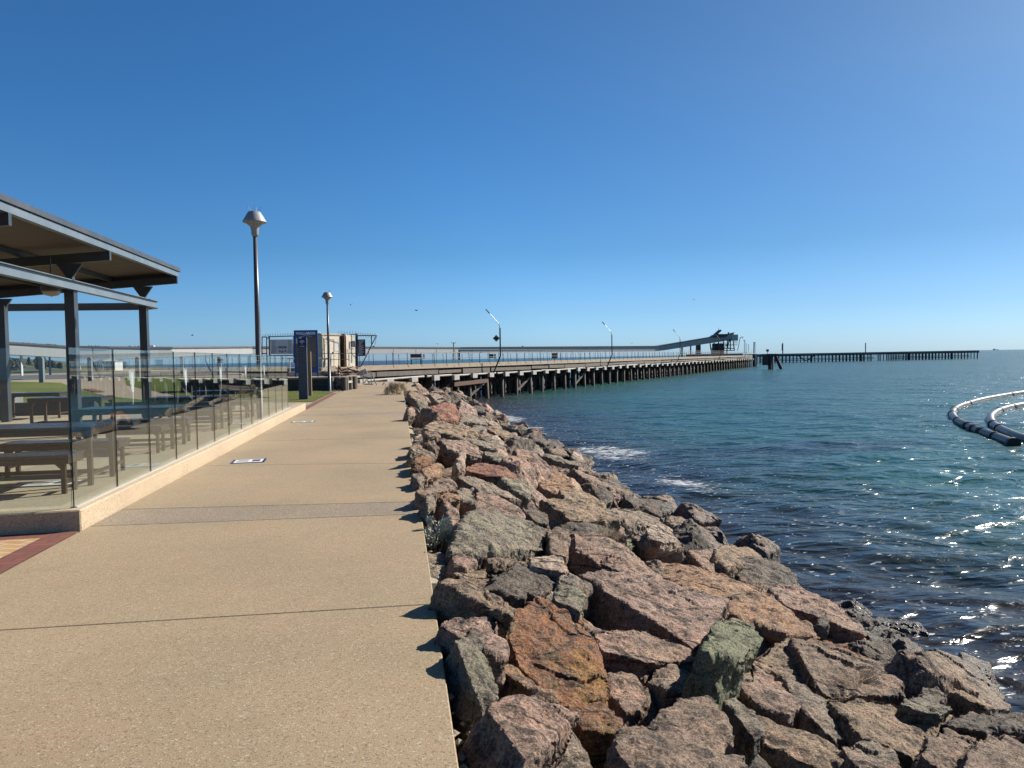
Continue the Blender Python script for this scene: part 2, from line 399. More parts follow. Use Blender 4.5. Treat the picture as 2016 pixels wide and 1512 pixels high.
    ms = t.n('ShaderNodeMixShader'); t.set(ms.inputs[0], fac); t.set(ms.inputs[1], df); t.set(ms.inputs[2], gl)
    return t.done(ms)
M['water'] = water_mat()

# ================================================================== terrain and paving
def flat(name, poly, z, mat, kind='structure', thick=0):
    mb = MB()
    P = [Vector((x, y, z)) for x, y in poly]
    if thick: mb.prism(P, (0, 0, -thick))
    else: mb.add(P, [tuple(range(len(P)))])
    o = mb.build(name, mat)
    if not thick:
        if o.data.polygons[0].normal.z < 0:
            o.data.flip_normals()
    return tag(o, kind=kind)

land = [(-3.3,-60),(-3.0,-60),(-3.0,37.2),(-2.98,47),(.9,47.5),(.9,52),(-2,60),(-12,82),(-26,125),(-46,172),(-68,222),(-150,430),(-420,1000),(-1600,2600),(-6000,3500),(-6000,-60)]
g = flat('ground', land, -.02, M['sand'], thick=4.5)

# path: real slabs with open joints (grooves 14 mm wide), the grey bands are slabs of their own
mb = MB(); XL, XR = -3.0, .19
def yk(y, x, skew): return y + skew*(x-XL)
cuts = [(-2.0,.0),(1.55,.0),(4.73,-.02),(7.62,-.055),(8.44,-.105),(11.8,-.2),(15.2,-.1),(18.4,0),(21.6,0),(22.5,0),(25.5,0),(28.0,0),(31.5,0),(35.0,0),(37.2,0)]
for i in range(len(cuts)-1):
    (a, sa), (b, sb) = cuts[i], cuts[i+1]
    g_ = .004
    mb.mi = 1 if i in (3, 8) else 0
    top = [(XL+.014, yk(a,XL,sa)+g_, 0), (XR, yk(a,XR,sa)+g_, 0), (XR, yk(b,XR,sb)-g_, 0), (XL+.014, yk(b,XL,sb)-g_, 0)]
    mb.prism(top, (0, 0, -.16))
mb.mi = 2
mb.span((XL, -2, -.9), (XR-.006, 37.2, -.163))
tag(mb.build('path', [M['path'], M['band'], M['footing']], origin=(0,0,0), bevel=.006), kind='structure')
mb = MB(); mb.span((-2.9, 37.26, -.5), (.9, 47.4, -.012)); tag(mb.build('path_end', M['path']), kind='structure')
# rough footing beside the path
mb = MB(); yy = -1.0; rr = random.Random(5)
while yy < 30:
    L = rr.uniform(.25, .9); wd = rr.uniform(.07, .20); zt = -rr.uniform(.05, .15)
    if rr.random() < .85: mb.prism([(XR-.01, yy, zt), (XR+wd, yy+.05, zt-.03), (XR+wd*rr.uniform(.5,1), yy+L, zt-.04), (XR-.01, yy+L+.03, zt)], (0,0,-.6))
    yy += L+rr.uniform(.02,.3)
tag(mb.build('path_footing', M['footing'], origin=(0,0,0)), kind='structure')

# brick paving left of the path
flat('brick_paving', [(-9,-3),(-3.24,-3),(-3.24,7.22),(-9,7.0)], -.004, M['brick_yellow'])
flat('brick_border', [(-3.24,-3),(-3.004,-3),(-3.004,7.44),(-3.24,7.22)], -.003, M['brick_red'])
flat('brick_soldier_course', [(-9,7.0),(-3.24,7.22),(-3.004,7.44),(-9,7.23)], -.004, M['brick_red2'])
flat('brick_border', [(-3.24,25.1),(-3.004,25.1),(-3.004,37),(-3.24,37)], -.003, M['brick_red'])
flat('patio', [(-14.5,7.3),(-3.2,7.5),(-3.2,27.2),(-14.5,27.2)], -.008, M['patio'])
flat('side_pad', [(-6.2,27.2),(-3.25,25.2),(-3.25,29.2),(-5.4,29.8)], -.006, M['patio'])

# lawn with a low mound
def lawn(name, poly, bumps, z0=.0, n=70):
    xs = [p[0] for p in poly]; ys = [p[1] for p in poly]
    bm = bmesh.new()
    def inside(x, y):
        c = False; j = len(poly)-1
        for i in range(len(poly)):
            if ((poly[i][1] > y) != (poly[j][1] > y)) and x < (poly[j][0]-poly[i][0])*(y-poly[i][1])/(poly[j][1]-poly[i][1])+poly[i][0]: c = not c
            j = i
        return c
    f = bm.faces.new([bm.verts.new((x, y, 0)) for x, y in poly])
    for k in range(5):
        L = max((max(xs)-min(xs)), (max(ys)-min(ys)))/40
        es = [e for e in bm.edges if e.calc_length() > L]
        if not es: break
        bmesh.ops.triangulate(bm, faces=bm.faces[:]); es = [e for e in bm.edges if e.calc_length() > L]
        bmesh.ops.subdivide_edges(bm, edges=es, cuts=1)
    bmesh.ops.triangulate(bm, faces=bm.faces[:])
    for v in bm.verts:
        edge = v.is_boundary
        z = z0
        for bx, by, br, bh in bumps:
            d = math.hypot((v.co.x-bx), (v.co.y-by))/br
            if d < 1: z += bh*(0.5+.5*math.cos(math.pi*d))
        v.co.z = z if not edge else min(z, z0)
    bmesh.ops.recalc_face_normals(bm, faces=bm.faces)
    me = bpy.data.meshes.new(name); bm.to_mesh(me); bm.free(); me.materials.append(M['lawn'])
    if sum(p.normal.z for p in me.polygons) < 0: me.flip_normals()
    me.polygons.foreach_set('use_smooth', [True]*len(me.polygons))
    return tag(link_mesh(name, me), kind='structure')
lawn('lawn', [(-75,27.5),(-13.6,27.5),(-8.5,27.6),(-9.5,32),(-14.6,40),(-20.2,51),(-31,74),(-41,86),(-75,84)], [(-30,55,16,.35),(-27,42,10,.18)])
lawn('lawn', [(-8.3,27.5),(-6.3,27.4),(-5.45,29.95),(-3.3,29.4),(-3.3,38.5),(-6.5,44),(-16,66),(-25,92),(-33,96),(-20.5,60),(-12.2,41.5),(-8.3,32.5)], [(-14,50,8,.1)])
flat('side_path', [(-8.45,27.3),(-8.35,27.3),(-8.25,32.5),(-12.15,41.5),(-20.4,60),(-33.5,97),(-41,92),(-41,86.1),(-31.1,74.1),(-20.3,51.1),(-14.7,40.1),(-9.6,32.1)], -.012, M['patio'])
flat('brick_border', [(-20.6,52.2),(-19.9,52.0),(-16.7,45.6),(-17.4,45.8)], .03, M['brick_red'])
# road and verge beyond the lawn
flat('road', [(-400,88),(-75,90),(-45,97),(-33,104),(-24,110),(-30,135),(-60,143),(-100,143),(-400,136)], -.014, M['asphalt'])
mb = MB(); mb.sweep([(-120,86.5),(-75,88.0),(-44,95.2),(-32,101.5),(-20,100)], .5, -.02, .13); tag(mb.build('road_kerb', M['concrete_white']), kind='structure')
# scrub covered hills
def hill(name, c, rx, ry, h, mat, seed):
    n = 48; vs, fs = [], []
    for i in range(n+1):
        for j in range(n+1):
            u, v = i/n*2-1, j/n*2-1; vs.append((c[0]+u*rx, c[1]+v*ry, 0))
    a = np.array(vs); d = np.sqrt(((a[:,0]-c[0])/rx)**2+((a[:,1]-c[1])/ry)**2)
    nz = fbm(np.c_[a[:,0]/rx*3, a[:,1]/ry*3, a[:,0]*0], 4, seed)
    a[:,2] = np.clip(1-d, 0, 1)**1.1*h*(1+.35*nz) - .05 + np.clip(fbm(a*.35, 3, seed+9), -1, 1)*.25*np.clip(1-d, 0, 1)
    for i in range(n):
        for j in range(n): k = i*(n+1)+j; fs.append((k, k+n+1, k+n+2, k+1))
    me = bpy.data.meshes.new(name); me.from_pydata([tuple(x) for x in a], [], fs); me.materials.append(mat)
    me.polygons.foreach_set('use_smooth', [True]*len(me.polygons))
    return tag(link_mesh(name, me), kind='structure')
hill('hills', (-118,205,0), 34, 22, 4.6, M['scrub'], 3)
hill('hills', (-150,320,0), 60, 26, 4.0, M['scrub'], 5)
hill('hills', (-330,620,0), 160, 60, 6.0, M['scrub'], 8)
hill('hills', (-95,190,0), 28, 16, 2.4, M['scrub'], 6)

# ================================================================== sea
def make_water():
    ang = np.linspace(R(-80), R(100), 760); rad = [2.5]
    while rad[-1] < 9000: rad.append(rad[-1]*1.0115 if rad[-1] < 400 else rad[-1]*1.06)
    rad = np.array(rad); A, B = np.meshgrid(ang, rad); X = (np.sin(A)*B).ravel(); Y = (np.cos(A)*B).ravel(); D = B.ravel()
    r = np.random.RandomState(4); Z = np.zeros_like(X); dX = np.zeros_like(X); dY = np.zeros_like(X)
    for k in range(26):
        lam = .46*(1.12**k); th = R(248)+r.normal(0, .55)   # travel direction, seas running in towards the bank
        kx, ky = math.cos(th)*2*math.pi/lam, math.sin(th)*2*math.pi/lam
        amp = lam/6.28*(.045 if lam < 1.6 else (.032 if lam < 3.2 else .012))
        fade = np.clip((lam/.0115/2.6 - D)/(lam/.0115/5), 0, 1)
        ph = kx*X+ky*Y+r.uniform(0, 6.28)
        Z += amp*np.cos(ph)*fade; s = np.sin(ph)*amp*.75*fade
        dX -= s*math.cos(th); dY -= s*math.sin(th)
    n, m = len(rad), len(ang)
    co = np.c_[X+dX, Y+dY, WATER+Z]
    i = np.arange(n-1)[:,None]*m+np.arange(m-1)[None,:]; i = i.ravel()
    f = np.c_[i, i+1, i+m+1, i+m]
    me = bpy.data.meshes.new('sea'); me.vertices.add(len(co)); me.vertices.foreach_set('co', co.astype(np.float32).ravel())
    me.loops.add(f.size); me.loops.foreach_set('vertex_index', f.astype(np.int32).ravel())
    me.polygons.add(len(f)); me.polygons.foreach_set('loop_start', np.arange(0, f.size, 4, dtype=np.int32))
    me.update(calc_edges=True); me.validate()
    if me.polygons[0].normal.z < 0: me.flip_normals()
    me.polygons.foreach_set('use_smooth', [True]*len(me.polygons)); me.materials.append(M['water'])
    return tag(link_mesh('water', me), kind='structure')
make_water()
flat('seabed', [(-6000,-500),(9000,-500),(9000,9000),(-6000,9000)], -6.5, M['soil'])
# ================================================================== rock bank
SLX, SLZ, SLM = .25, -.30, .31          # bank plane: z = SLZ - SLM*(x-SLX)
N0 = Vector((SLM, 0, 1)).normalized()
ZO = {'2':(780,740),'3':(800,940),'4':(1180,940),'5':(800,1137),'6':(1180,1137),'7':(1516,1137)}

def rock_mat(name, a, b, patch, amt, streak=.7, seed=0, lich=(.23,.25,.14), lamt=.35, warm=.30):
    t = NT(name); ob = t.obj()
    ri = t.n('ShaderNodeObjectInfo').outputs['Random']
    off = t.n('ShaderNodeCombineXYZ'); t.set(off.inputs[0], t.math('MULTIPLY', ri, 37.0)); t.set(off.inputs[1], t.math('MULTIPLY', ri, 91.0)); t.set(off.inputs[2], float(seed))
    va = t.n('ShaderNodeVectorMath', operation='ADD'); t.set(va.inputs[0], ob); t.set(va.inputs[1], off); p = va.outputs[0]
    c = t.mix(t.ramp(t.noise(p, 2.4, 8, .68), .36, .62), a, b)
    c = t.mix(t.ramp(t.noise(p, 1.5, 6, .62, .6), .5, .62, 0, amt), c, patch)
    c = t.mix(t.ramp(t.noise(p, 3.1, 7, .7, .3), .56, .66, 0, lamt), c, lich)
    c = t.mix(t.ramp(t.noise(t.mapping(p, loc=(5,3,1)), 2.0, 8, .7, .4), .52, .64, 0, warm), c, (.50,.275,.19))
    c = t.mix(t.ramp(t.noise(t.mapping(p, loc=(9,1,7)), 4.4, 9, .75, .3), .55, .63, 0, .55), c, (.115,.11,.085))
    st = t.mapping(p, rot=(R(12), R(17), R(-38)), scale=(1.6, 9, 13))
    s1 = t.noise(st, 1.6, 7, .7)
    c = t.mix(streak, c, t.mix(t.ramp(s1, .32, .68), (.16,.15,.15), (.84,.83,.82)), 'OVERLAY')
    # dark weathering crust and mineral grain
    cr = t.noise(p, 7.5, 9, .78)
    c = t.mix(t.ramp(cr, .515, .585, 0, .84), c, (.05,.042,.035))
    gr = t.noise(p, 75, 4, .8)
    c = t.mix(.75, c, t.mix(t.ramp(gr, .37, .63), (.10,.10,.10), (.97,.97,.97)), 'OVERLAY')
    wp = t.n('ShaderNodeVectorMath', operation='MULTIPLY_ADD'); wn = t.n('ShaderNodeTexNoise'); t.set(wn.inputs['Vector'], p); wn.inputs['Scale'].default_value = 3.5; wn.inputs['Detail'].default_value = 5
    t.set(wp.inputs[0], wn.outputs['Color']); wp.inputs[1].default_value = (.35,.35,.35); t.set(wp.inputs[2], t.mapping(p, rot=(R(12), R(17), R(-38)), scale=(.8, 2.0, 3.2)))
    ck = t.n('ShaderNodeTexVoronoi', feature='DISTANCE_TO_EDGE'); t.set(ck.inputs['Vector'], wp); ck.inputs['Scale'].default_value = 1.15
    crack = t.math('MULTIPLY', t.ramp(ck.outputs['Distance'], .0, .035, 1, 0), t.ramp(t.noise(p, 1.8, 3, .5), .45, .6))
    c = t.mix(t.math('MULTIPLY', crack, .85), c, (.02,.018,.016))
    v = t.n('ShaderNodeTexVoronoi'); t.set(v.inputs['Vector'], p); v.inputs['Scale'].default_value = 120
    sv = t.n('ShaderNodeSeparateColor'); t.set(sv.inputs[0], v.outputs['Color'])
    c = t.mix(t.ramp(sv.outputs[0], .86, .94, 0, .4), c, (.6,.5,.43))
    c = t.mix(1.0, c, (1.55, 1.46, 1.33), 'MULTIPLY')
    # tidal stain close to the water
    sz = t.n('ShaderNodeSeparateXYZ'); t.set(sz.inputs[0], t.pos())
    tide = t.math('ADD', sz.outputs[2], t.math('MULTIPLY', t.noise(t.pos(), 1.4, 5, .6), .7))
    wet = t.ramp(tide, -1.72, -1.15, 1, 0)
    c = t.mix(t.math('MULTIPLY', wet, .78), c, (.022,.020,.018))
    h = t.math('ADD', t.math('MULTIPLY', s1, .9), t.math('ADD', t.math('MULTIPLY', cr, .8), t.math('SUBTRACT', t.math('MULTIPLY', gr, .26), t.math('MULTIPLY', crack, .9))))
    rough = t.ramp(wet, 0, 1, .86, .38)
    return t.done(t.bsdf(c, rough, 0, t.bump(t.math('ADD', h, t.math('MULTIPLY', t.noise(p, 24, 6, .75), .9)), 1.0, .05), Specular_IOR_Level=.35))
RM = {
 'tan': rock_mat('rock_tan', (.42,.315,.21), (.29,.215,.15), (.46,.34,.25), .6, .6, 1),
 'pink': rock_mat('rock_pink', (.46,.31,.245), (.30,.225,.18), (.50,.32,.25), .6, .7, 2),
 'purple': rock_mat('rock_purple', (.42,.29,.24), (.27,.20,.165), (.50,.36,.30), .6, .8, 3, lamt=.15),
 'grey': rock_mat('rock_grey', (.37,.31,.25), (.235,.20,.16), (.44,.37,.30), .5, .7, 4),
 'greygreen': rock_mat('rock_grey_green', (.34,.305,.235), (.225,.20,.16), (.32,.33,.22), .6, .6, 5, lamt=.5, warm=.18),
 'orange': rock_mat('rock_orange', (.46,.27,.15), (.31,.20,.13), (.50,.34,.24), .7, .55, 6, (.24,.22,.12), .45),
 'rust': rock_mat('rock_rust', (.36,.155,.065), (.22,.12,.07), (.42,.23,.06), .7, .35, 7, (.27,.21,.06), .5),
 'brown': rock_mat('rock_brown', (.33,.245,.18), (.215,.16,.12), (.41,.30,.235), .5, .75, 8, lamt=.2),
 'dark': rock_mat('rock_dark', (.17,.145,.12), (.10,.085,.072), (.25,.21,.17), .5, .7, 9, lamt=.25, warm=.12),
 'green': rock_mat('rock_green', (.25,.285,.165), (.19,.20,.13), (.31,.33,.21), .8, .4, 10, (.20,.26,.11), .5, .0),
 'pale': rock_mat('rock_pale', (.60,.49,.40), (.46,.37,.30), (.62,.47,.38), .5, .6, 11, lamt=.1, warm=.25),
 'red': rock_mat('rock_red', (.38,.17,.105), (.27,.125,.085), (.43,.24,.17), .5, .5, 12, lamt=.15),
}

def hull_bm(pts):
    bm = bmesh.new()
    for p in pts: bm.verts.new(p)
    r = bmesh.ops.convex_hull(bm, input=bm.verts[:])
    junk = [v for v in bm.verts if not v.link_faces]
    bmesh.ops.delete(bm, geom=junk, context='VERTS')
    return bm
def rough_mesh(name, bm, vox, seed, size, fol=None, amp=1.0):
    """remesh a faceted hull finely and break its surface up along a foliation"""
    me0 = bpy.data.meshes.new('tmp'); bm.to_mesh(me0); bm.free()
    o = bpy.data.objects.new('tmp', me0); COL.objects.link(o)
    md = o.modifiers.new('r', 'REMESH'); md.mode = 'VOXEL'; md.voxel_size = vox; md.adaptivity = 0
    me = bpy.data.meshes.new_from_object(o.evaluated_get(bpy.context.evaluated_depsgraph_get()))
    bpy.data.objects.remove(o); bpy.data.meshes.remove(me0); me.name = name
    n = len(me.vertices); co = np.empty(n*3, np.float32); me.vertices.foreach_get('co', co); co = co.reshape(-1,3).astype(np.float64)
    no = np.empty(n*3, np.float32); me.vertices.foreach_get('normal', no); no = no.reshape(-1,3)
    q = co+seed*13.7
    if fol is None: fol = Euler((R(20), R(25), R(-35)))
    Rm = np.array(fol.to_matrix()); st = (q@Rm)*np.array([1.4, 5.5, 8.5])
    big = fbm(q*(1.6/max(size,.3)), 2, seed)
    d = amp*(.034*size*big + .014*min(size,1)**.5*fbm(st*1.1, 3, seed+3) - .030*min(size,1)*np.maximum(0, fbm(q*3.2, 3, seed+5))**1.0 + .015*fbm(q*11, 4, seed+7) - .010*np.maximum(0, fbm(q*22, 2, seed+8)))
    # small steps where slabs have broken away along the foliation
    lay = (q@Rm)[:,2]*5.0+1.2*big; fr = lay-np.floor(lay)
    d += amp*.012*min(size,1)*np.clip((fr-.5)*6, -1, 1)*np.clip(fbm(q*1.3, 2, seed+11)+.2, 0, 1)
    co = co+no*d[:,None]
    me.vertices.foreach_set('co', co.astype(np.float32).ravel()); me.update()
    return me

def bank_point(px, py, h): return on_plane(px, py, Vector((SLX, 0, SLZ))+N0*h, N0)
ROCK_BOX = []
def traced_rock(z, col, h, t, pts, label, seed):
    ox, oy = ZO[z]; P = [(ox+a/4.032, oy+b/4.032) for a, b in pts]
    rr = random.Random(seed*7+3)
    cx, cy = sum(p[0] for p in P)/len(P), sum(p[1] for p in P)/len(P)
    C = bank_point(cx, cy, h)
    def cast(a, bx): 
        n = (Euler((a, bx, 0)).to_matrix() @ N0); return [on_plane(p[0], p[1], C, n) for p in P], n
    bx = R(rr.uniform(-9, 9)); a = R(rr.uniform(-1, 5))
    for k in range(16):
        W, n = cast(a, bx)
        xs = [v.x for v in W]; ys = [v.y for v in W]
        if (max(ys)-min(ys)) <= 1.5*(max(xs)-min(xs))+.35: break
        a += R(2.5)
    size = max((u-v).length for u in W for v in W)
    c = sum(W, Vector())/len(W)
    dn = (n*.6+N0*.4).normalized()
    pts3 = [v+n*rr.uniform(-.02, .03)*min(1, size) for v in W]
    pts3 += [c+(v-c)*rr.uniform(1.0, 1.07)-dn*t*rr.uniform(.3, .5) for v in W]
    back = Vector((0, .25*t, 0))
    pts3 += [c+(v-c)*rr.uniform(.62, .9)-dn*t*rr.uniform(.9, 1.1)+back for v in W]
    pts3.append(c+n*rr.uniform(.0,.05)*size*.5)
    o = c-dn*t*.5
    D = c.y
    vox = min(max(D/740*1.9, .011), .09); vox = min(vox, size/9)
    bm = hull_bm([p-o for p in pts3])
    me = rough_mesh('boulder', bm, vox, seed, size)
    me.materials.append(RM[col])
    ob = link_mesh('boulder', me, None, o)
    ROCK_BOX.append((c.x, c.y, size))
    tag(ob, label, 'boulder', 'boulders of the rock bank')
    return ob

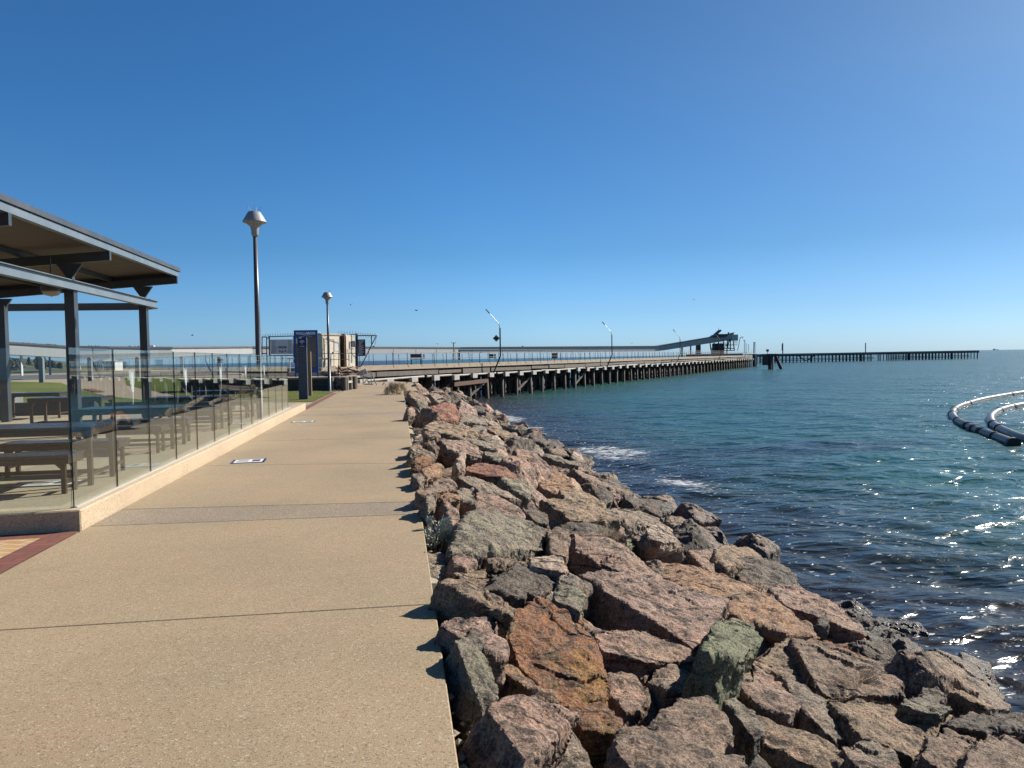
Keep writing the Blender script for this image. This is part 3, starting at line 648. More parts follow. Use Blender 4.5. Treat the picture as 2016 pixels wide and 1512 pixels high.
T = [l.split('|') for l in '''
5|tan|.42|.50|250,40 330,22 600,112 862,268 850,330 700,255 440,135|long tan wedge beside the path edge, above the purple upright boulder
5|purple|.36|.60|250,390 500,255 738,262 795,665 680,650 580,420|purple grey boulder with a steep face behind the green streaked wedge by the path
5|greygreen|.36|.70|370,470 470,400 565,395 660,560 650,770 725,970 610,1035 525,900 510,690 400,560|tall grey wedge with green lichen standing beside the path edge
5|orange|.28|.38|668,630 880,720 1165,925 1200,985 1050,955 930,875 700,700|orange brown wedge lying in front of the rusty boulder
5|rust|.22|.55|1020,180 1270,190 1400,320 1530,560 1550,780 1590,940 1380,1000 1150,950 900,700 790,450 850,300|large rusty orange pitted boulder near the path
5|rust|.10|.45|1230,960 1590,935 1720,1095 1728,1230 1600,1190 1400,1190|rounded rusty lump below the large pitted rusty boulder
5|pink|.36|.50|620,1040 750,970 920,1050 1190,1010 1348,1110 1130,1350 930,1490 720,1160|grey pink angular boulder at the foot of the orange wedge
5|grey|.15|.40|1110,1360 1270,1280 1400,1380 1490,1520 1100,1560 940,1500|small grey boulder at the bottom edge beside the pink angular one
5|pink|.10|.40|1600,760 1680,690 1795,775 1910,980 1850,1060 1740,1090 1620,960|small upright pinkish stone in the dark gap beside the rusty boulder
6|pink|.26|.50|-52,440 60,408 380,405 520,480 740,570 770,640 400,655 300,640 10,590|long pink topped slab between the rusty boulder and the mossy green one
6|grey|.22|.60|400,655 900,640 1130,660 1260,700 1270,790 1130,800 1060,890 880,965 700,930 530,935 380,800|broad grey brown slab below the pink topped slab
6|purple|.20|.45|1180,660 1330,720 1490,880 1640,1000 1500,1095 1290,1040 1080,880 1130,790|dark purple broken boulder below the mossy green one
6|brown|.40|.75|640,960 870,960 1000,1080 1100,1250 1205,1530 700,1640 250,1560 100,1400 200,1200 420,1060|massive brown grey boulder in the foreground at the bottom edge
6|greygreen|.30|.55|980,990 1080,975 1220,1080 1315,1240 1250,1290 1120,1120|dark greenish wedge wedged beside the massive foreground boulder
7|tan|.20|.50|-125,1100 130,1180 250,1240 500,1310 800,1520 450,1530 200,1420 -40,1340|pale streaked slab along the bottom edge right of the greenish wedge
6|green|.50|.70|880,370 1000,325 1130,335 1240,410 1300,510 1285,590 1200,650 1000,650 840,600|mossy green rounded boulder, the only green one on the bank
6|tan|.10|.50|1250,620 1440,540 1490,490 1600,600 1700,760 1760,900 1650,1000 1500,880|peaked boulder with one tan sunlit facet right of the mossy green one
7|brown|.22|.50|180,490 330,490 580,580 800,690 930,700 1020,780 1035,960 900,940 640,912 420,912 350,850 310,700|wide purplish brown slab with dry weed in its cracks
7|tan|.24|.50|420,920 640,910 900,950 1100,1010 1460,1110 1350,1200 1335,1250 1170,1240 1250,1400 1190,1420 900,1310 720,1280 560,1100|broad pale tan slab low on the bank near the right corner
7|grey|.18|.45|250,850 400,925 560,1100 700,1250 720,1290 500,1285 350,1150 200,1000 110,820|grey streaked slab left of the broad pale tan one
7|tan|.26|.55|1000,610 1260,630 1350,600 1480,640 1700,760 1830,880 1955,1035 1720,1055 1560,960 1380,870 1330,740 1180,760 1050,680|big pale tan slab dipping into the water at the right
7|greygreen|.32|.45|1180,840 1330,830 1390,900 1455,1060 1390,1080 1250,1050 1030,970|dark pointed wedge leaning on the big pale slab by the water
7|dark|.34|.55|1340,1190 1430,1120 1680,1060 1930,1060 2120,1110 2120,1210 1900,1200 1730,1225 1500,1170|dark flat topped boulder at the right edge near the water
7|brown|.30|.60|1250,1300 1380,1170 1560,1190 1700,1240 1600,1380 1500,1540 1300,1540 1200,1400|brown boulder near the bottom right corner in front of the dark flat one
7|brown|.40|.60|1560,1370 1720,1230 1950,1210 2120,1250 2160,1540 1500,1560|rough brown boulder filling the bottom right corner
7|grey|.26|.50|560,1300 850,1290 960,1400 1050,1540 750,1560 640,1420|grey brown boulder at the bottom edge below the broad pale tan slab
7|pink|.26|.55|0,95 240,165 235,60 420,130 600,240 740,360 780,475 640,440 470,330 330,280 100,200|long grey pink slab running down into the sea
7|dark|.34|.30|380,285 450,262 472,295 465,390 385,370|small dark block standing on the grey pink slab by the sea
6|orange|.22|.50|370,-104 600,-114 820,-94 1000,-4 1250,40 1330,140 1450,230 1700,380 1740,480 1480,470 1260,400 1170,340 1000,270 870,180 600,80 480,20|longest slab of the bank, orange and green streaked, above the mossy boulder
7|red|.14|.50|350,390 480,380 700,450 985,592 900,612 800,672 600,580 400,500|reddish brown streaked slab low on the bank near the splash
7|dark|.24|.45|800,692 900,605 1000,640 1035,700 1020,780 930,705|dark wedge between the reddish slab and the pale slab by the water
7|dark|.05|.50|790,500 880,465 960,540 1030,595 940,590|wet black rock in the splash at the water line
4|purple|.34|.80|-180,775 30,760 300,800 560,860 860,960 1000,1010 960,1110 870,1200 800,1300 760,1380 650,1250 400,1080 150,950 -20,880|huge pink purple slab with a deep shadowed undercut
4|pink|.36|.70|-200,440 -60,450 120,510 210,580 330,700 490,800 480,860 330,820 200,740 80,670 -190,560|salmon pink wedge boulder with dry grass on its top
4|tan|.26|.45|910,570 1010,548 1180,590 1325,690 1150,640 1080,640 1000,720 930,650|tan topped boulder with a dark hollow near the waterline
4|dark|.22|.55|1010,740 1100,640 1200,640 1330,700 1450,700 1540,780 1615,955 1450,905 1300,865 1150,820|big black boulder low on the bank above the waterline
4|pink|.22|.45|690,560 800,580 920,690 1005,780 880,770 790,680|pinkish slab beside the striped brown block
4|brown|.36|.50|250,470 400,440 620,500 700,545 560,550 400,560|brown block with vertical striped face in the middle of the bank
4|pale|.46|.30|360,400 470,375 560,400 630,500 500,510 380,470|pale cream patch rock above the striped brown block
4|brown|.18|.50|560,300 760,360 900,470 1005,550 900,575 870,605 720,520 640,400 540,340|long brown layered slab sloping to the sea
4|grey|.26|.50|-40,335 130,205 350,200 520,290 640,380 560,372 300,355 150,362|wide grey slab halfway down the bank
4|dark|.24|.45|180,150 300,170 460,190 505,295 400,295 300,240|dark grey block at the waterline with a square end
4|dark|.20|.45|420,180 565,175 568,255 490,262|black square ended block poking over the water
4|dark|.20|.45|0,0 130,0 285,130 180,152 60,80|dark weed stained rock at the water where the bank narrows
3|greygreen|.38|.45|500,290 720,280 900,330 1100,430 1128,570 950,562 780,542 650,562 345,600 385,480|large flat grey slab with green tinge right of the silvery bush
3|brown|.42|.45|1120,420 1210,400 1295,440 1322,560 1280,640 1140,590|brown cube shaped boulder at the end of the large flat grey slab
3|pink|.30|.45|555,120 700,150 860,220 975,335 900,322 760,292 550,282|pink sunlit slab above the large flat grey slab
3|tan|.36|.75|1060,165 1160,152 1290,200 1400,170 1560,220 1710,330 1500,342 1300,322 1230,250|grey tan slab with a wide black shadowed face
3|dark|.26|.40|920,262 990,230 1120,300 1135,372 1030,352|dark pointed rock in the shadow left of the grey tan slab
3|pink|.42|.60|285,182 360,190 420,260 472,410 395,458 320,280|upright grey pink boulder behind the silvery bush
3|grey|.44|.50|145,152 200,120 257,198 182,262|small rounded grey stone near the path edge behind the bush
3|orange|.42|.45|245,130 330,100 435,150 420,192 300,190|small orange stone between two grey stones near the path
3|grey|.38|.50|385,90 530,78 557,130 545,245 440,195|grey block next to the small orange stone
3|brown|.48|.60|80,92 250,22 352,0 398,72 290,112 130,142|large brown boulder near the path edge with a pink end facet
3|dark|.30|.50|660,732 870,672 1210,700 1262,772 1170,882 1060,962 970,902 860,832 700,832|black fissured boulder in the middle of the near bank
3|pale|.34|.40|975,612 1220,620 1305,745 1250,762 1160,692 980,682|pale pink sunlit block behind the black fissured boulder
3|pink|.30|.40|380,642 555,600 562,662 480,722 380,682|small pinkish brown stone under the large flat grey slab
3|brown|.26|.45|640,642 760,570 850,580 960,612 970,682 660,712|brown rough rock tucked under the large flat grey slab
3|tan|.28|.45|360,752 460,712 640,722 682,832 580,862 440,802|tan grey rock in the near bank left of the black fissured boulder
3|dark|.34|.40|590,872 700,852 860,835 972,920 958,962 860,900 690,900|dark flat stone with a lit top edge right of the long tan wedge
3|greygreen|.40|.60|1170,882 1300,752 1385,850 1422,962 1392,1080 1300,1010 1180,962|grey green pointed boulder above the rusty boulder
3|grey|.22|.40|140,592 310,592 332,702 322,802 180,812 150,702|flat grey rock beside the path edge below the silvery bush
3|brown|.34|.40|330,802 460,812 592,902 480,882|thin brown rock peeping out behind the long tan wedge
3|dark|.32|.45|1210,382 1400,342 1600,392 1780,462 1640,472 1450,442 1290,432|dark low slab above the salmon pink wedge
3|green|.24|.35|1650,482 1800,482 1842,542 1760,562|low rock with a bright green algae top next to the salmon wedge
2|red|.36|.45|545,722 620,672 760,692 900,752 1000,802 880,822 720,782 560,752|brick red slab, the reddest rock of the bank
2|grey|.36|.50|470,800 600,798 740,850 900,940 1022,992 900,982 700,922 560,862|long grey rock below the brick red slab
2|greygreen|.40|.50|830,822 1010,812 1092,882 1060,992 920,902|pale green spotted boulder right of the long grey rock
2|orange|.34|.50|1120,762 1250,750 1350,780 1430,882 1492,972 1300,962 1150,872|humped boulder with orange and yellow green lichen
2|brown|.26|.45|1390,722 1560,762 1760,862 1895,945 1700,902 1480,802|long brown slab along the water beyond the orange humped boulder
2|brown|.30|.40|1200,582 1310,560 1385,642 1230,612|brown rock at the water above the grey lit tip
2|pale|.32|.45|1400,592 1480,622 1502,662 1490,702 1390,652|light grey rock tip standing out against the sea
2|dark|.28|.50|1500,622 1560,642 1562,722 1500,692|black squarish rock at the very edge of the sea
2|greygreen|.28|.40|1110,612 1290,642 1440,692 1452,722 1290,682|green tan slab in the upper bank towards the sea
2|orange|.32|.40|850,622 960,622 1072,652 900,682|small orange tan slab in the upper middle of the bank
2|pale|.46|.60|490,602 560,588 565,690 505,778 470,700|tall light grey facet rock left of the brick red slab
2|rust|.46|.50|140,642 210,602 312,652 235,722 150,722|dark orange brown rock near the path, above the tan orange one
2|orange|.42|.50|210,742 320,692 378,712 360,772 250,832|light tan orange rock near the path edge
2|grey|.46|.40|110,602 200,582 302,622 312,652 200,612|grey tan rock behind the dark orange brown one by the path
2|tan|.44|.40|100,542 150,520 212,562 180,602 110,592|tan lump at the path edge farther along
2|grey|.40|.40|118,772 210,752 242,822 180,852|grey squarish stone right at the path edge below the tan orange rock
2|brown|.44|.45|260,542 300,500 342,562 320,602|small upright brown rock in the upper bank near the path
2|purple|.38|.45|350,502 540,490 650,562 692,642 560,602 400,562|purple brown slab in the upper bank
2|grey|.38|.45|450,472 600,470 700,522 900,592 830,602 700,562|long grey tan slab beyond the purple brown slab
2|pale|.40|.40|740,482 800,470 882,562 760,522|pale pinkish rock at the top end of the long grey tan slab
2|tan|.44|.50|230,392 330,360 480,380 622,420 642,472 460,472 450,422 230,422|wide tan grey block with a black front in the far bank
2|red|.58|.85|230,262 350,212 470,220 512,292 490,362 330,362 200,302|biggest red brown block of the far bank, below the jetty
2|grey|.40|.45|520,292 590,280 700,332 732,392 600,362 500,352|grey rock right of the biggest red brown block
2|dark|.34|.50|570,252 660,230 702,262 702,292 600,272|dark rock at the far water's edge below the jetty piles
2|tan|.34|.45|700,402 800,380 900,452 922,522 820,482|tan brown rock near the far waterline
2|grey|.32|.40|900,462 990,480 1002,542 920,522|grey rock next to the first patch of surf
2|grey|.30|.40|980,482 1060,500 1152,572 1050,562|grey slab below the first patch of surf
2|greygreen|.40|.40|600,382 720,410 722,462 620,432|grey green rock in the far bank
2|pink|.50|.45|90,242 160,250 152,322 90,342|grey pink rock at the path edge in the far bank
2|greygreen|.48|.40|160,202 240,190 262,242 180,252|grey green stone near the path beyond the biggest red brown block
2|pale|.48|.45|140,472 210,440 226,532 150,522|light grey pointed rock by the path in the far bank
2|brown|.44|.40|220,432 320,450 362,492 240,482|brown low rock behind the light grey pointed rock
2|pink|.34|.40|940,562 1060,592 1082,642 960,642|pinkish striped slab in the upper bank
2|greygreen|.38|.40|680,592 840,602 852,642 820,692 700,622|green grey rock beyond the brick red slab
2|grey|.30|.40|1000,552 1170,580 1192,622 1050,602|thin grey slab beside the pinkish striped one
2|dark|.28|.40|1190,502 1280,510 1352,572 1220,562|dark rock between the two patches of surf
2|dark|.28|.40|1060,472 1190,490 1192,552 1090,512|dark weed covered rock at the edge of the surf
2|dark|.34|.45|1550,872 1640,870 1722,932 1720,1002 1640,1002|dark cube shaped rock above the square ended block
2|brown|.56|.45|100,125 200,150 260,190 180,200 110,165|brown rock at the far top of the bank by the dry bush
2|grey|.52|.45|260,130 330,135 400,180 300,190|grey rock at the far top of the bank under the jetty
2|dark|.46|.45|400,185 480,200 545,250 480,230|dark rock among the nearest jetty piles
2|grey|.50|.40|300,190 420,195 440,215 330,215|low grey rock just beyond the biggest red brown block
'''.strip().split('\n')]
for i, (z, col, h, t, pts, label) in enumerate(T):
    traced_rock(z, col, float(h), float(t), [tuple(float(v) for v in p.split(',')) for p in pts.split()], label, i+1)

# smaller stones packed between and beneath the large ones: eight broken shapes, copied
protos = []
for k in range(9):
    rr = random.Random(100+k); pts = []
    for j in range(16):
        v = Vector((rr.gauss(0,1), rr.gauss(0,1), rr.gauss(0,1))).normalized()
        pts.append(Vector((v.x*rr.uniform(.4,.56), v.y*rr.uniform(.34,.5), v.z*rr.uniform(.24,.36))))
    me = rough_mesh('boulder', hull_bm(pts), .022, 300+k, 1.0, amp=.8); me.materials.append(RM['grey']); protos.append(me)
rr = random.Random(77); cells = []
for y0, y1, sp in ((1.9, 6, .78), (6, 11, 1.0), (11, 20, 1.3), (20, 34, 1.55), (34, 58, 2.1)):
    y = y0
    while y < y1:
        x = .45
        while x < 6.6:
            cells.append((x+rr.uniform(-.3,.3)*sp, y+rr.uniform(-.3,.3)*sp, sp)); x += sp
        y += sp
cells.sort(key=lambda c: c[1])
first = True
NAMES = {'grey':'grey','brown':'brown','dark':'dark','pink':'pinkish','tan':'tan','purple':'purplish'}
for i, (x, y, sp) in enumerate(cells):
    if y < 2.2 and x > 4.5: continue
    far = y > 20
    col = rr.choice(['grey','brown','dark','pink','tan','purple','dark','brown'])
    s = sp*rr.uniform(.75, 1.25)*(1.1 if not far else .95)
    o = bpy.data.objects.new('boulder', protos[rr.randrange(9)]); COL.objects.link(o)
    z = SLZ-SLM*(x-SLX)+(-.10 if not far else -.02)+rr.uniform(-.06,.08)
    if x < .75: s = min(s, .7); x = max(x, .2+.32*s)
    o.location = (x, y, z); o.rotation_euler = (rr.uniform(-.4,.4), rr.uniform(-.4,.4)+math.atan(SLM), rr.uniform(0, 6.28)); o.scale = (s, s*rr.uniform(.8,1.1), s*rr.uniform(.8,1.2))
    o.material_slots[0].link = 'OBJECT'; o.material_slots[0].material = RM[col]
    where = 'near the path edge' if x < 1.4 else ('low down by the water' if x > 4.9 else 'between larger boulders of the bank')
    dist = 'close to the viewer' if y < 6 else ('in the middle stretch' if y < 15 else 'in the far stretch')
    tag(o, f'small {NAMES[col]} broken stone {where} {dist}', 'stone', f'small {NAMES[col]} stones {where} {dist}')

# rubble core below all the stones
def core():
    xs = np.linspace(.1, 9.5, 90); ys = np.r_[np.linspace(-2, 14, 150), np.linspace(14.3, 64, 150)]
    A, B = np.meshgrid(xs, ys); p = np.c_[A.ravel(), B.ravel(), np.zeros(A.size)]
    z = SLZ-SLM*(p[:,0]-SLX)-.32+.16*fbm(p*2.2, 4, 3)
    z = np.where(p[:,0] < .25, np.minimum(z, -.5), z)
    p[:,2] = z; n, m = len(ys), len(xs)
    f = [(i*m+j, i*m+j+1, (i+1)*m+j+1, (i+1)*m+j) for i in range(n-1) for j in range(m-1)]
    me = bpy.data.meshes.new('rubble_core'); me.from_pydata([tuple(v) for v in p], [], f); me.materials.append(RM['dark'])
    tag(link_mesh('bank', me), kind='structure')
core()
# ================================================================== low wall and glass screen
def glass_mat():
    t = NT('clear_glass'); geo = t.n('ShaderNodeNewGeometry')
    ior = t.math('ADD', 1.45, t.math('MULTIPLY', geo.outputs['Backfacing'], 1/1.45-1.45))
    fr = t.n('ShaderNodeFresnel'); t.set(fr.inputs['IOR'], ior)
    tr = t.n('ShaderNodeBsdfTransparent'); tr.inputs[0].default_value = (.95, .978, .97, 1)
    gl = t.n('ShaderNodeBsdfGlossy'); gl.inputs['Roughness'].default_value = 0.0; gl.inputs[0].default_value = (.95, 1, .98, 1)
    mx = t.n('ShaderNodeMixShader'); t.set(mx.inputs[0], fr); t.set(mx.inputs[1], tr); t.set(mx.inputs[2], gl)
    # thin salt film
    df = t.n('ShaderNodeBsdfDiffuse'); df.inputs[0].default_value = (.45, .5, .48, 1)
    sp = t.noise(t.pos(), 9, 6, .75)
    m2 = t.n('ShaderNodeMixShader'); t.set(m2.inputs[0], t.ramp(sp, .45, .85, .0, .010)); t.set(m2.inputs[1], mx); t.set(m2.inputs[2], df)
    return t.done(m2)
M['glass'] = glass_mat()
M['glassedge'] = plain('glass_edge', (.012,.03,.032), .3, 0, .1, 2, 0)
def frost_mat():
    t = NT('frosted_etching'); tr = t.n('ShaderNodeBsdfTransparent'); df = t.n('ShaderNodeBsdfDiffuse'); df.inputs[0].default_value = (.5, .56, .56, 1)
    mx = t.n('ShaderNodeMixShader'); mx.inputs[0].default_value = .5; t.set(mx.inputs[1], tr); t.set(mx.inputs[2], df); return t.done(mx)
M['frost'] = frost_mat()

KX, KY0, KY1, KH = -3.0, 7.47, 25.0, .19
mb = MB(); mb.prism([(KX,KY0,-.1),(KX-.06,KY1,-.1),(KX-.36,KY1,-.1),(KX-.30,KY0+.28,-.1),(-9.0,KY0-.02,-.1),(-9.0,KY0-.30,-.1)], (0,0,KH+.1))
o = mb.build('low_wall', M['kerb'], bevel=.012)
tag(o, 'low cream concrete wall along the path carrying the glass screen', 'wall')

def feather(c, h, axis, nrm):
    """a feather like frond etched on the glass: a curved quill with slanting barbs"""
    mb = MB(); c = Vector(c); ax = Vector(axis); up = Vector((0,0,1)); nv = Vector(nrm)*.0012
    def P(u, v): return c+ax*(u*h)+up*(v*h)
    def strip(pts, w0, w1):
        n = len(pts)
        for i in range(n-1):
            a, b = pts[i], pts[i+1]; d = (b[0]-a[0], b[1]-a[1]); L = math.hypot(*d); q = (-d[1]/L, d[0]/L)
            wa, wb = w0+(w1-w0)*i/(n-1), w0+(w1-w0)*(i+1)/(n-1)
            mb.prism([P(a[0]+q[0]*wa,a[1]+q[1]*wa), P(b[0]+q[0]*wb,b[1]+q[1]*wb), P(b[0]-q[0]*wb,b[1]-q[1]*wb), P(a[0]-q[0]*wa,a[1]-q[1]*wa)], nv)
    quill = [(.03*math.sin(k/10*3), k/12) for k in range(13)]
    strip(quill, .010, .022)
    for k in range(5, 13):
        x, y = quill[k]; L = .27*math.sin((k-3.6)/9.6*math.pi)+.05
        strip([(x, y), (x-L*.6, y+L*.5), (x-L*1.05, y+L*1.0)], .019, .005)
        strip([(x, y-.02), (x+L*.40, y+L*.45), (x+L*.62, y+L*1.0)], .018, .005)
    return mb
sc_ = empty('glass_screen', (KX-.15, KY0+.15, KH), 'long frameless glass windbreak standing on the low cream wall beside the benches', 'glass screen')
GT = 1.725; gx = KX-.12
def gxx(y): return -3.115-.0100*(y-7.6)
def panel(a, b, nrm, motif=None):
    mb = MB(); a, b = Vector(a), Vector(b); th = Vector(nrm)*.012
    P = [Vector((a.x,a.y,KH-.02)), Vector((b.x,b.y,KH-.02)), Vector((b.x,b.y,GT)), Vector((a.x,a.y,GT))]
    q = P+[p+th for p in P]
    mb.mi = 0; mb.add(q, [(0,1,2,3),(7,6,5,4)]); 
    mb.mi = 1; mb.add(q, [(0,4,5,1),(1,5,6,2),(2,6,7,3),(3,7,4,0)])
    o = mb.build('glass_panel', [M['glass'], M['glassedge']], sc_)
    if motif:
        m = feather(Vector(((a.x+b.x)/2, (a.y+b.y)/2, 1.08))+th*1.15, .36, (b-a).normalized(), nrm); m.build('etched_motif', M['frost'], o)
y = KY0+.12; i = 0
while y < 22.2:
    panel((gxx(y), y+.008, 0), (gxx(y+1.15), y+1.136, 0), (1,0,0), i in (1, 3, 5, 7, 9)); y += 1.15; i += 1
x = gxx(7.6)-.001; i = 0
while x > -8.6:
    panel((x-1.5+.008, KY0+.09, 0), (x-.002, KY0+.115, 0), (0,-1,0), i == 0); x -= 1.5; i += 1
mb = MB(); mb.prism([(gxx(7.6)-.02,7.6,KH-.004),(gxx(7.6)+.032,7.6,KH-.004),(gxx(22.85)+.032,22.85,KH-.004),(gxx(22.85)-.02,22.85,KH-.004)],(0,0,.016)); mb.build('base_channel', M['concrete_white'], sc_)

# ================================================================== shelter
sh = empty('picnic_shelter', (-9.2, 14, 0), 'open steel shelter with a sloping roof over the picnic tables', 'shelter')
RS = math.tan(R(4.8))
def rz(x): return (x+6.29)*RS      # roof falls away from the path
def slab(x0, x1, y0, y1, zt, zb):
    m = MB(); m.prism([(x0,y0,zt+rz(x0)),(x1,y0,zt+rz(x1)),(x1,y0,zb+rz(x1)),(x0,y0,zb+rz(x0))], (0,y1-y0,0)); return m
EY = 22.88
slab(-12.9, -6.27, 5, EY+.06, 4.35, 4.30).build('roof', M['roofing'], sh)
m = slab(-6.33, -6.25, 5, EY+.08, 4.298, 4.235); m.build('gutter', M['roofing'], sh)
slab(-12.9, -6.36, 5, EY-.02, 4.233, 4.215).build('roof_lining', M['ply'], sh)
m = MB(); m.span((-6.35,5,4.225),(-6.29,EY,4.10)); m.span((-6.41,5,4.103),(-6.291,EY,4.088)); m.build('fascia', M['steel_lit'], sh)
m = slab(-12.9, -6.37, EY-.06, EY, 4.21, 4.06); m.build('end_fascia', M['steel_dark'], sh)
for yy in (8.9, 13.4, 17.7, 22.74):
    slab(-12.6, -6.29, yy-.05, yy+.05, 4.085, 3.88).build('rafter', M['steel'], sh)
for xx in (-8.1, -9.9, -11.6):
    m = MB(); m.span((xx-.04, 5, 4.205+rz(xx)), (xx+.04, EY-.08, 4.09+rz(xx))); m.build('purlin', M['steel'], sh)
for (px_, py_) in ((-7.13,17.68),(-7.24,22.74),(-11.05,22.9),(-11.1,17.68),(-7.13,12.6),(-11.1,12.6)):
    m = MB(); m.span((px_-.1,py_-.1,0),(px_+.1,py_+.1,3.28)); p_ = m.build('post', M['steel'], sh)
    zt = 3.88+rz(px_)
    m = MB(); m.span((px_-.07,py_-.07,3.28),(px_+.07,py_+.07,zt-.3))
    m.prism([(px_-.07,py_-.04,zt-.3),(px_+.07,py_-.04,zt-.3),(px_+.27,py_-.04,zt-.005),(px_-.27,py_-.04,zt-.005)], (0,.08,0)); m.build('bracket', M['steel'], p_)
# curved ring beam of I section
ring = [(-6.98,4.5),(-7.06,23.0)]+[(-7.96+.9*math.cos(a), 23.1+.9*math.sin(a)) for a in [R(k) for k in range(10, 91, 10)]]+[(-12.3,24.1)]
m = MB(); m.sweep(ring, .018, 3.225, 3.405); m.sweep(ring, .15, 3.405, 3.421); m.sweep(ring, .15, 3.209, 3.225); m.build('ring_beam', M['steel_lit'], sh)
lf = MB(); c = at_y(101, 571, 17.3); lf.lathe((c.x, c.y, c.z-.02), [(.19,.13),(.20,.10),(.20,.02),(.19,0)], 20); l_ = lf.build('light_fitting', M['steel_dark'], sh)
lf = MB(); lf.lathe((c.x, c.y, c.z-.13), [(.05,0),(.13,.02),(.175,.07),(.185,.105)], 20); lf.build('diffuser', M['lampglass'], l_, smooth=True)
lf = MB(); lf.tube((c.x,c.y,c.z+.11),(c.x,c.y,3.93),.015,8); lf.bar((c.x,c.y-.19,c.z-.02),(c.x,c.y,c.z-.14),.012,.012); lf.bar((c.x,c.y+.19,c.z-.02),(c.x,c.y,c.z-.14),.012,.012); lf.build('guard', M['steel_dark'], l_)

# ================================================================== tables and benches
def furniture(name, L, W, H, top_t, leg, label, cat, group):
    r = empty(name, (0,0,0), label, cat, group)
    m = MB(); nb = 4 if H < .6 else 7; bw = W/nb
    for k in range(nb): m.box((0, -W/2+bw*(k+.5), H-top_t/2), (L, bw-.008, top_t))
    m.build('seat' if H < .6 else 'tabletop', M['timber_top'], r, bevel=.004)
    m = MB(); ap = .068
    for s in (-1, 1): m.box((0, s*(W/2-.03), H-top_t-ap/2-.001), (L-.01, .04, ap)); m.box((s*(L/2-.03), 0, H-top_t-ap/2-.001), (.045, W-.104, ap))
    m.build('frame', M['timber_dark'], r, bevel=.003)
    for sx in (-1, 1):
        for sy in (-1, 1):
            m = MB(); lx, ly = sx*(L/2-.09 if H < .6 else L/2-.06), sy*(W/2-.082); m.span((lx-leg/2, ly-leg/2, 0), (lx+leg/2, ly+leg/2, H-top_t-.002))
            m.prism([(lx-sx*leg/2, ly-leg/2+.003, H-top_t-ap), (lx-sx*(leg/2+.07), ly-leg/2+.003, H-top_t-ap), (lx-sx*leg/2, ly-leg/2+.003, H-top_t-ap-.07)], (0, leg-.006, 0))
            m.build('leg', M['timber_dark'], r)
    m = MB()
    for sx in (-1, 1): m.box((sx*(L/2-.085), 0, .14), (.03, W-.24, .045))
    if H > .6: m.box((0, 0, .14), (L-.2, .04, .05))
    m.build('stretcher', M['timber_dark'], r)
    return r
sets = [(-4.80,10.67,'nearest the glass corner'),(-4.95,14.72,'second from the glass corner'),(-5.0,18.8,'third from the glass corner'),(-5.0,22.6,'farthest along the glass'),
        (-8.25,20.3,'beyond the middle shelter post'),(-10.9,24.3,'in full sun by the lawn')]
tb = be = None
for i, (x, y, where) in enumerate(sets):
    if tb is None: tb = furniture('picnic_table', 1.72, .90, .77, .04, .058, 'x', 'table', 'picnic tables'); t_ = tb
    else: t_ = copy_tree(tb)
    t_.location = (x, y, -.008); t_['label'] = 'dark timber picnic table, the one '+where
    for s, sd in (((-.82,'near'),(.82,'far')) if i < 4 else ()):
        if be is None: be = furniture('bench', 1.60, .46, .48, .042, .05, 'x', 'bench', 'backless benches'); b_ = be
        else: b_ = copy_tree(be)
        b_.location = (x+.02, y+s, -.008); b_['label'] = f'backless dark timber bench on the {sd} side of table {where}'
# low dark retaining wall behind the tables
m = MB(); m.span((-14.4,25.6,-.1),(-9.75,25.82,.40)); tag(m.build('retaining_wall', M['steel_dark']), 'low dark wall between the shelter paving and the lawn', 'wall')
m = MB(); m.span((-9.4,25.5,-.1),(-6.6,25.7,.34)); tag(m.build('retaining_wall', M['steel_dark']), 'short dark wall behind the farthest picnic tables', 'wall')
c = on_z(15, 812, 0)
bn = empty('planter_box', (c.x, c.y, 0), 'grey box planter at the left edge behind the picnic benches', 'planter')
m = MB(); m.span((c.x-1.0,c.y-.35,.02),(c.x+.35,c.y+.35,.62)); m.build('box', M['pillar'], bn, bevel=.01)
m = MB(); m.span((c.x-1.04,c.y-.39,.621),(c.x+.39,c.y+.39,.67)); m.build('rim', M['concrete_white'], bn, bevel=.006)

# ground plates on the path
def plate(cx, cy, w, d, label, rotz, kind):
    r = empty('ground_plaque', (cx, cy, .0), label, 'plaque', 'plaques set in the path'); r.rotation_euler = (0,0,rotz)
    def loc(mb, name, mat, parent):
        o = mb.build(name, mat, None, origin=(0,0,0)); o.parent = parent; return o
    a = loc(MB().box((0,0,.003),(w,d,.006)), 'plate', M['blue'] if kind == 0 else M['pillar'], r)
    if kind == 0: a.data.materials[0] = M['navy']
    m = MB(); m.box((0,-.0,.0068),(w*.84,d*.80,.0014)); b = loc(m, 'panel', M['signwhite'], r)
    m = MB(); rr = random.Random(int(cy*10)); 
    for k in range(5):
        m.box((-w*.18,d*(.28-.13*k),.0080),(w*rr.uniform(.25,.42),d*.05,.001))
    m.box((w*.22,d*.02,.0080),(w*.24,d*.5,.001)); loc(m, 'print', M['signgrey'] if kind else M['slate'], b)
c = on_z(490, 908, 0); plate(c.x, c.y, .50, .44, 'white plaque with a blue border set in the path', R(4), 0)
c = on_z(597, 830.5, 0); plate(c.x, c.y, .60, .42, 'grey plaque set in the path beside the end of the low wall', R(3), 1)
c = on_z(95, 952, 0); plate(c.x, c.y, .85, .42, 'pale plaque on the paving under the nearest bench', R(2), 1)
m = MB(); rr = random.Random(2); c = on_z(767, 789.3, 0)
for k in range(9):
    x = c.x-.26+.065*k
    m.box((x, c.y, .0035), (.012, .22*rr.uniform(.6,1), .003)); m.box((x+.018, c.y+rr.choice((-.08,0,.08)), .0035), (.024, .03, .003))
tag(m.build('path_stencil', M['signgrey']), 'faded grey stencil marking on the path near its far end', 'marking')

